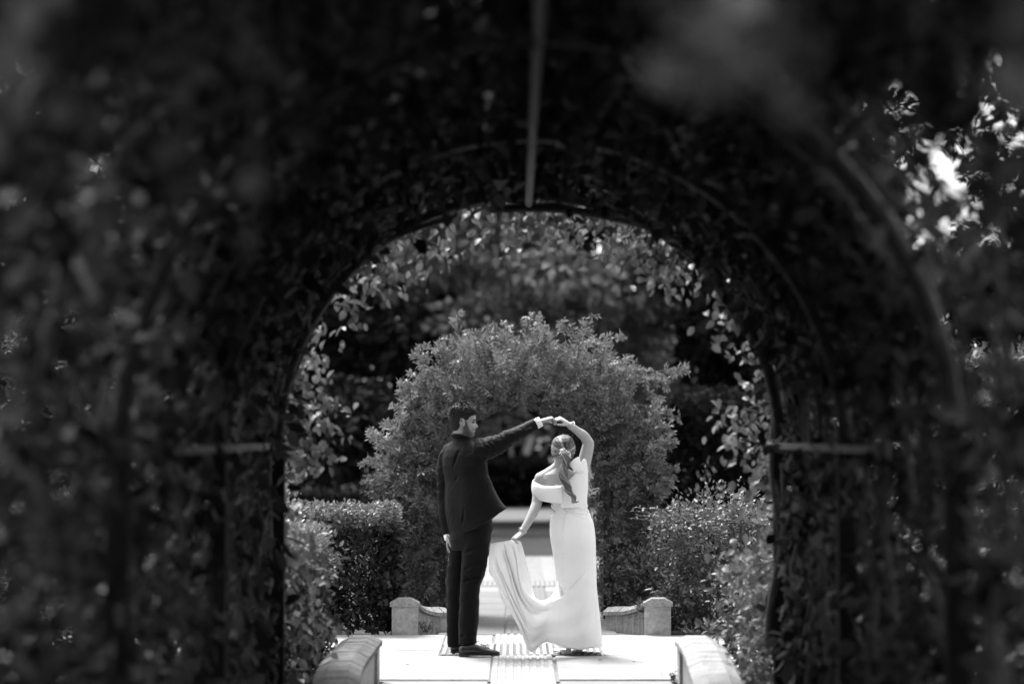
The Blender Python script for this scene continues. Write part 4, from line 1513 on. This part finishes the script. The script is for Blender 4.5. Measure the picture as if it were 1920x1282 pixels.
wb.add(*loft([wring(874, 1041, 1059, .045), wring(882, 1028, 1073, .06), wring(889, 1014, 1084, .072), wring(898, 1008, 1090, .082), wring(912, 1014, 1092, .092), wring(930, 1026, 1093, .09), wring(950, 1036, 1098, .085), wring(980, 1034, 1108, .10), wring(1015, 1037, 1111, .11), wring(1050, 1042, 1112, .1), wring(1075, 1046, 1112, .08)]))
wb.ell(W_(1014, 897, .0), (.046, .052, .047), None, 14, 10)
wb.tube([W_(1049, 872, .0), W_(1040, 881, .005), W_(1028, 889.5, .005), W_(1014, 897, 0)], [.04, .044, .046, .046], 12)
for e in (-1, 1):
    wb.tube([W_(1076 + e * 16, 1060, .02), W_(1078 + e * 14, 1120, .02), W_(1078 + e * 14, 1200, .03), W_(1078 + e * 14, 1214, .03)], [.07, .052, .034, .03], 12)
WRS, WRE, WRW = W_(1090, 884, .02), W_(1103.5, 827, .03), W_(1067, 796, -.07)
WLS, WLE, WLW = W_(1012, 900, .0), W_(1006, 945, -.05), W_(977.5, 999, -.16)
wb.tube(spline([W_(1084, 897, .02), WRS, W_(1098, 856, .03), W_(1103, 835, .03), WRE], 14), np.linspace(.056, .038, 14), 12)
wb.tube(spline([WRE + [0, 0, -.012], W_(1095, 817, .015), W_(1083, 808, -.02), WRW], 12), [.038, .038, .037, .036, .035, .034, .032, .030, .028, .026, .025, .024], 12)
wb.tube(spline([WLS, W_(1010, 922, -.02), WLE], 10), np.linspace(.047, .037, 10), 12)
wb.tube(spline([WLE, W_(996, 968, -.10), WLW], 12), [.037, .037, .037, .036, .036, .034, .032, .030, .028, .026, .024, .022], 12)
hand(wb, WRW, W_(1041, 777.5, -.10) - WRW, (-.45, .25, -.85), (.1, -1, -.1), .93, (40, 62, 40))
hand(wb, WLW, W_(963, 1010, -.20) - WLW, (.55, .35, -.75), (-.5, .9, 0), .9, (38, 60, 40))
woman = finish('person', wb, .0048, [M['skin_woman']], None, 2)
props(woman, 'woman in a white off-shoulder gown, seen from behind, holding up her train', 'person')

# her hair: smooth strands drawn to a low knot
G = head_grid(84, 420)
x, y, z = G[..., 0], G[..., 1], G[..., 2]
zmin = np.interp(x, [-.11, -.07, -.03, .0, .03, .06, .1], [-.052, -.058, -.05, -.05, -.01, .04, .066])
mask = smooth(-.008, .008, z - zmin)
KNOT = HW.loc(W_(1059.5, 849, -.13)[None])[0]
KNOT = nrm(KNOT) * .104
d = nrm(G) @ nrm(KNOT)
e1 = nrm(np.cross(KNOT, (0, 0, 1)))
e2 = np.cross(nrm(KNOT), e1)
az = np.arctan2(nrm(G) @ e2, nrm(G) @ e1)
st = np.sin(az * 37 + 1.5 * np.sin(az * 5)) * .35 + np.sin(az * 83 + 2 * np.sin(az * 7)) * .35 + np.sin(az * 131) * .2
rd = nrm(np.stack([x + .01, y, np.maximum(z, -.03)], -1))
H = G + rd * (mask * (.014 + .0013 * st + .003 * np.sin(az * 6 + 1) + .006) - .006)[..., None]
tone = .55 + .22 * np.sin(az * 9 + 1.3 * np.sin(az * 4)) + .13 * np.sin(az * 23 + np.sin(az * 6)) + .12 * np.sin(az * 61) + .10 * np.sin(az * 109) + .1 * Noise(.03, 17)(G)
tone -= .6 * np.exp(-((az - math.atan2(nrm(HW.loc(W_(1062, 828, -.1)[None])[0]) @ e2, nrm(HW.loc(W_(1062, 828, -.1)[None])[0]) @ e1)) / .32) ** 2)
V, F = loft(HW.w(H))
sh = np.concatenate([np.clip(tone, 0, 1).ravel(), [.5, .5]])
link('hair', mesh_of('hair', V, F, M['hair_blond'], True, shade=sh), woman)
# the wavy tail: strands twisting round a falling curve
c0 = spline([W_(1060, 851, -.13), W_(1062, 864, -.145), W_(1057.5, 880, -.155), W_(1056.5, 896, -.16), W_(1064, 909, -.165), W_(1066, 921, -.17), W_(1075, 931, -.17), W_(1076, 941, -.165), W_(1084, 940, -.155)], 70)
VV, FF, SS, nv = [], [], [], 0
for k in range(30):
    ph = k / 30 * 2 * PI + .25 * math.sin(k * 2.4)
    u = np.linspace(0, 1, 70)
    rad = np.interp(u, [0, .1, .35, .6, .8, 1], [.014, .024, .026, .022, .014, .004]) * (1, .8, .55)[k % 3] * rng.uniform(.85, 1.1)
    tw_ = ph + u * 12 + .3 * np.sin(u * 9 + k)
    c = c0 + np.c_[np.cos(tw_) * rad, np.sin(tw_) * rad * .6, np.sin(tw_ * .7) * .004]
    v, f = tube(c, np.interp(u, [0, .5, .85, 1], [.0052, .0052, .0035, .001]), 6)
    VV.append(v)
    FF += [[i + nv for i in q] for q in f]
    SS.append(np.full(len(v), np.clip(.25 + .65 * rng.uniform(), 0, 1)))
    nv += len(v)
link('ponytail', mesh_of('ponytail', np.concatenate(VV), FF, M['hair_blond'], True, shade=np.concatenate(SS)), woman)
fl = MB()
for k in range(34):                                 # loose hairs round the head and tail
    if k < 18:
        i_, j_ = int(rng.integers(40, 78)), int(rng.integers(0, 420))
        p = HW.w(H[i_, j_])
        o_ = nrm(p - HW.o)
        q = p + o_ * rng.uniform(.004, .014) + rng.normal(0, .02, 3)
        fl.tube([p, (p + q) / 2 + o_ * .006, q], [.0011, .0009, .0005], 3)
    else:
        i_ = int(rng.integers(8, 66))
        p = c0[i_] + rng.normal(0, .012, 3)
        q = p + [rng.normal(0, .022), rng.normal(0, .01), -rng.uniform(.02, .05)]
        fl.tube([p, (p + q) / 2 + rng.normal(0, .008, 3), q], [.0012, .001, .0005], 3)
V_, n_ = np.concatenate(fl.V), fl.n
link('loose_hair', mesh_of('loose_hair', V_, fl.F, M['hair_blond'], True, shade=np.full(n_, .7)), woman)['kind'] = 'stuff'
hp = MB()
for k in range(46):
    u = rng.uniform(-1, 1)
    q = W_(1059.5 + u * 10 + rng.normal(0, 1.2), 848 + rng.normal(0, 3.2) + (3 if u > .4 else 0) - (2.5 if abs(u + .3) < .25 else 0), -.135 + .025 * u * u + rng.normal(0, .004))
    hp.ell(q, np.array([.007, .004, .0055]) * rng.uniform(.6, 1.2), rdir(3) if False else None, 6, 5)
hp.build('hairpiece', M['silver'], woman, True)
for (a, b) in ((W_(1071.5, 797.5, -.055), nrm(WRW - W_(1083, 808, -.02))), (W_(979.8, 994, -.152), nrm(WLW - W_(996, 968, -.10)))):
    e = nrm(np.cross(b, (0, 1, .2)))
    f = np.cross(b, e)
    t = np.linspace(0, 2 * PI, 21)
    MB().tube(a + np.outer(np.cos(t), e) * .030 + np.outer(np.sin(t), f) * .030, .0026, 5).build('bracelet', M['silver'], woman, True)
MB().ell(W_(1066, 876, -.06), (.006, .005, .006), None, 8, 6).build('earring', M['silver'], woman, True)

# the gown
N_T = 64
th = np.arange(N_T) / N_T * 2 * PI
gr = [(908, 1021, 1096, .098), (922, 1026, 1097.5, .102), (938, 1031, 1100, .101), (956, 1036, 1103, .097), (968, 1033, 1108, .106), (981, 1031, 1113, .118), (1000, 1031, 1115.5, .128), (1015, 1033, 1116.5, .130), (1035, 1036, 1117, .128), (1057, 1039, 1118, .122), (1099, 1043.5, 1119.5, .12), (1130, 1045, 1122, .13), (1162, 1045, 1124.5, .145), (1190, 1042, 1127, .16), (1211, 1040, 1128.5, .17)]
gs = spline(np.array(gr, float), 90)
nz_ = Noise(.09, 91)
rows = []
for py, xl, xr, b in gs:
    r = wring(py, xl, xr, b)
    rows.append(r)
rows = np.array(rows)
cen = rows.mean(1, keepdims=True)
rad = nrm((rows - cen) * [1, 1, 0])
pyv = gs[:, 0][:, None]
waist = np.exp(-((pyv - 954) / 13) ** 2)
w = waist * .006 * np.sin((rows[..., 2] + .35 * (rows[..., 0] - cen[..., 0])) * 190 + 2 * nz_(rows))
# soft pulls from the hip to the held train
w = w + .004 * smooth(1040, 1110, pyv) * Noise(.22, 92)(rows * [1, 1, .35])
seat = np.exp(-((pyv - 1012) / 26) ** 2) * np.maximum(0, -np.sin(th))[None] * .022 * (1 - .45 * np.exp(-(np.cos(th) / .28) ** 2))[None]
V, F = loft(rows + rad * (w + seat)[..., None], close=False)
gown = MB().add(V, F).build('gown', M['gown'], woman, True)
# soft line of covered buttons down the back
bc = spline([W_(1049, 913), W_(1054, 926), W_(1058.5, 941), W_(1060.5, 950), W_(1060, 962), W_(1057, 978), W_(1055, 1000), W_(1054.5, 1040), W_(1056, 1100)], 52)
bt = MB()
for p in bc:
    py = VPY - (p[2] - EYE[2]) / (p[1]) * FPX
    row = int(np.clip(np.searchsorted(gs[:, 0], py), 0, 89))
    xl, xr, b = gs[row, 1:]
    cxm, a = W_((xl + xr) / 2, py)[0], (xr - xl) / 2 * S
    u = np.clip((p[0] - cxm) / a, -.95, .95)
    sea = math.exp(-((py - 1012) / 26) ** 2) * .022 * math.sqrt(1 - u * u) * (1 - .45 * math.exp(-(u / .28) ** 2))
    q = np.array([p[0], D0 + WD - (b + sea) * math.sqrt(1 - u * u) - .001, p[2]])
    bt.ell(q, (.0048, .004, .0048), None, 6, 5)
bt.build('button_row', M['button'], gown, True)['kind'] = 'stuff'


def thick(o, t=.004, sub=0):
    m = o.modifiers.new('s', 'SOLIDIFY')
    m.thickness = t
    m.offset = 0
    if sub:
        q = o.modifiers.new('u', 'SUBSURF')
        q.levels = q.render_levels = sub
    return o


def chest(px_c, a_px, b, ang, py, out=0.0):
    """A point on her chest ellipse at angle ang (-90 = her back, toward the camera)."""
    c = W_(px_c, py, 0)
    return c + np.array([math.cos(ang) * (a_px * S + out), math.sin(ang) * (b + out), 0])


# folded band round her left side
A_ = np.radians(np.linspace(-86, -265, 34))
top_py = np.interp(np.degrees(-A_), [86, 110, 135, 160, 180, 200, 230, 265], [909, 910, 909, 904, 897.5, 895, 898, 902])
bot_py = np.interp(np.degrees(-A_), [86, 110, 135, 160, 180, 200, 230, 265], [943, 941.5, 938.5, 934, 930.5, 930, 932, 936])
Gd = []
for v in np.linspace(0, 1, 12):
    o_ = .008 + .016 * math.sin(v * PI) ** .6 - .006 * (v < .08)
    Gd.append([chest(1050, 47, .115, a, t + (b - t) * v, o_) for a, t, b in zip(A_, top_py, bot_py)])
Gd.insert(0, [chest(1050, 47, .115, a, t + 2.5, -.012) for a, t in zip(A_, top_py)])
band = thick(MB().add(*sheet(Gd)).build('bodice_band', M['gown'], gown, True), .004, 1)
# right side: the bodice climbs over the lifted arm
A_ = np.radians(np.linspace(-92, 75, 34))
top_py = np.interp(np.degrees(A_), [-92, -80, -66, -52, -40, -28, -10, 10, 40, 75], [910, 906, 896, 884, 868, 858, 862, 872, 886, 898])
Gd = []
for v in np.linspace(0, 1, 14):
    o_ = .006 + .012 * math.sin(min(1, v * 1.3) * PI) ** .7
    Gd.append([chest(1050 + 1.5 * v, 45.5 + 3 * v, .112, a, t + (951 - t) * v, o_ * (1 - v * .6) + (.010 * math.cos(a) * (1 - v))) for a, t in zip(A_, top_py)])
thick(MB().add(*sheet(Gd)).build('bodice_panel', M['gown'], gown, True), .004, 1)
# the collar flap folded down over the right shoulder
cf = []
for u in np.linspace(0, 1, 8):
    a = np.array([1066 + 20 * u, 870.5 - 15 * u + 3 * math.sin(u * PI) * -1])
    b = np.array([1077 + 18.5 * u, 884 + 2 * u])
    cf.append([W_(*(a + (b - a) * v), -.112 + .03 * u ** 2 - .012 * math.sin(v * PI)) for v in np.linspace(0, 1, 6)])
thick(MB().add(*sheet(cf)).build('collar_flap', M['gown'], gown, True), .006, 1)

# the train: swept from the hem up into her left hand
U = np.array([(960, 1012, -.20), (967, 1016, -.215), (972.5, 1042, -.235), (974.5, 1075, -.265), (983, 1104, -.29), (1004, 1123, -.31), (1029, 1126.5, -.31), (1054, 1117, -.235), (1080, 1093, -.13), (1097, 1071, -.095), (1110, 1050, -.06)])
Lw = np.array([(920, 1018.5, -.17), (917, 1062, -.22), (932, 1098, -.27), (953, 1138, -.31), (975, 1180, -.33), (995, 1221, -.34), (1022, 1203, -.35), (1052, 1210.5, -.34), (1084, 1217.5, -.26), (1106, 1214.5, -.14), (1123, 1211.5, -.04)])
nu, nv_ = 90, 44
Us, Ls = spline(U, nu), spline(Lw, nu)
uu, vv = np.linspace(0, 1, nu)[:, None], np.linspace(0, 1, nv_)[None]
Gd = Us[:, None] * (1 - vv[..., None]) + Ls[:, None] * vv[..., None]
# folds run from the hand along the sweep, dying out on the skirt
amp = .021 * smooth(.0, .12, uu) * (1 - smooth(.42, .72, uu)) + .006 * (1 - smooth(.6, .95, uu))
fold = (1 - 2 * np.abs(np.sin(vv * 5.6 + .9 + uu * 1.6)) ** .7) * .7 + (1 - 2 * np.abs(np.sin(vv * 9.5 + 1 + uu * 5))) * .22 * smooth(.35, .1, uu) + np.sin(vv * 6 - uu * 4) * .4
for c_, w_, a_ in ((.16, .022, .020), (.34, .03, .030), (.52, .022, .022), (.66, .028, .026), (.82, .02, .018)):
    cc_ = c_ + .05 * np.sin(uu * 7 + c_ * 20)
    Gd[..., 2] += a_ * np.exp(-((vv - cc_) / w_) ** 2) * smooth(.04, .16, uu) * (1 - smooth(.3, .62, uu))
Gd[..., 2] += amp * fold * np.sin(np.clip(vv * 1.02, 0, 1) * PI) ** .35
Gd[..., 2] += -.05 * np.sin(vv * PI) * smooth(.3, .6, uu) * (1 - smooth(.6, .9, uu))
Gd[..., 1] += amp * 45 * np.sin(vv * 12 + uu * 4) * .35 * np.sin(vv * PI)
ga = np.array(gr)
for c_ in range(1):                                  # beyond the loop the cloth lies on the skirt
    xl_, xr_, b_ = (np.interp(Gd[..., 1], ga[:, 0], ga[:, q]) for q in (1, 2, 3))
    un = np.clip((Gd[..., 0] - (xl_ + xr_) / 2) / ((xr_ - xl_) / 2), -.97, .97)
    ds = -b_ * np.sqrt(1 - un ** 2)
    k_ = smooth(.58, .84, uu)
    Gd[..., 2] = Gd[..., 2] * (1 - k_) + (ds - .014 * (1 - smooth(.7, .98, uu)) + .006 * smooth(.9, 1, uu)) * k_
Gd[..., 2] += .007 * smooth(.5, .68, uu) * (1 - smooth(.86, 1, uu)) * np.sin(vv * 15 + uu * 6) * np.sin(vv * PI)
pts = np.array([[W_(*Gd[i, j]) for j in range(nv_)] for i in range(nu)])
train = thick(MB().add(*sheet(pts)).build('train', M['gown'], gown, True), .004)
# its inner side, seen through the loop
Ui = np.array([(972, 1012, -.19), (977.5, 1018, -.18), (984, 1042, -.16), (990.5, 1067, -.13), (996, 1090, -.10), (1003.5, 1120, -.08), (1021, 1125, -.06), (1035, 1115.5, -.05), (1043, 1099, -.05), (1047, 1075, -.04)])
Li = Ui + np.array([(-12, 6, -.02), (-11, 14, -.02), (-14, 30, -.07), (-16, 40, -.12), (-13, 44, -.16), (-2, 34, -.2), (2, 28, -.22), (6, 34, -.2), (8, 44, -.14), (10, 60, -.08)])
Us, Ls = spline(Ui, 60), spline(Li, 60)
vv = np.linspace(0, 1, 14)[None]
Gd = Us[:, None] * (1 - vv[..., None]) + Ls[:, None] * vv[..., None]
pts = np.array([[W_(*Gd[i, j]) for j in range(14)] for i in range(60)])
thick(MB().add(*sheet(pts)).build('train_lining', M['gown'], gown, True), .004)
# far hem hanging behind, from the loop to the ground, and the ruffled edge at the left
Ui = np.array([(921, 1019, -.165), (925, 1030, -.16), (917.5, 1040, -.165), (921, 1050, -.16), (916, 1062, -.19), (926, 1085, -.22), (940, 1118, -.26), (958, 1148, -.29)])
Li = np.array([(934, 1026, -.19), (936, 1034, -.2), (931, 1044, -.2), (934, 1055, -.21), (934, 1068, -.23), (944, 1092, -.27), (957, 1122, -.3), (970, 1152, -.32)])
Us, Ls = spline(Ui, 50), spline(Li, 50)
vv = np.linspace(0, 1, 10)[None]
Gd = Us[:, None] * (1 - vv[..., None]) + Ls[:, None] * vv[..., None]
Gd[..., 0] += 1.6 * np.sin(np.linspace(0, 26, 50))[:, None] * (1 - vv)
Gd[..., 2] += .016 * np.sin(np.linspace(0, 31, 50))[:, None] * (1 - vv) + .03
pts = np.array([[W_(*Gd[i, j]) for j in range(10)] for i in range(50)])
thick(MB().add(*sheet(pts)).build('ruffle', M['gown'], gown, True), .004)

# her shoes: a pale block heel under the hem
for px, d in ((1066, -.02), (1086, .10)):
    o = shoe(woman, fz(px, WD + d) * [1, 1, 0] + [0, 0, .03], (-.25, .97, 0), M['shirt'], .235, .85)
    q = fz(px, WD + d)
    MB().box(q[0] - .019, q[0] + .019, q[1] - .005, q[1] + .035, .004, .05, .003).build('block_heel', M['shirt'], o)

# a few fallen leaves on the paving
for k, (px, py) in enumerate(((1120, 1238), (1190, 1242), (1243, 1262), (760, 1246))):
    d_ = EYE[2] / ((py - VPY) / FPX)
    v, f, _ = leaf_arrays(np.zeros((1, 3)), np.array([[math.cos(k * 2.1), math.sin(k * 2.1), .1]]), np.array([[0, 0, 1.]]), rng.uniform(.025, .045), .02, .2, .1)
    o = link('fallen_leaf', mesh_of('fallen_leaf', v, f, M['vine_leaf'], shade=np.full(len(v), .2)))
    o.location = ((px - VPX) / FPX * d_, d_, .012)
    props(o, ('tiny fallen leaf on the paving just right of the bride, nearest her hem', 'tiny fallen leaf on the paving midway between the bride and the right wall', 'tiny fallen leaf beside the end of the near right low wall', 'tiny fallen leaf on the paving left of the groom')[k], 'fallen leaf', 'fallen leaves on the paving')
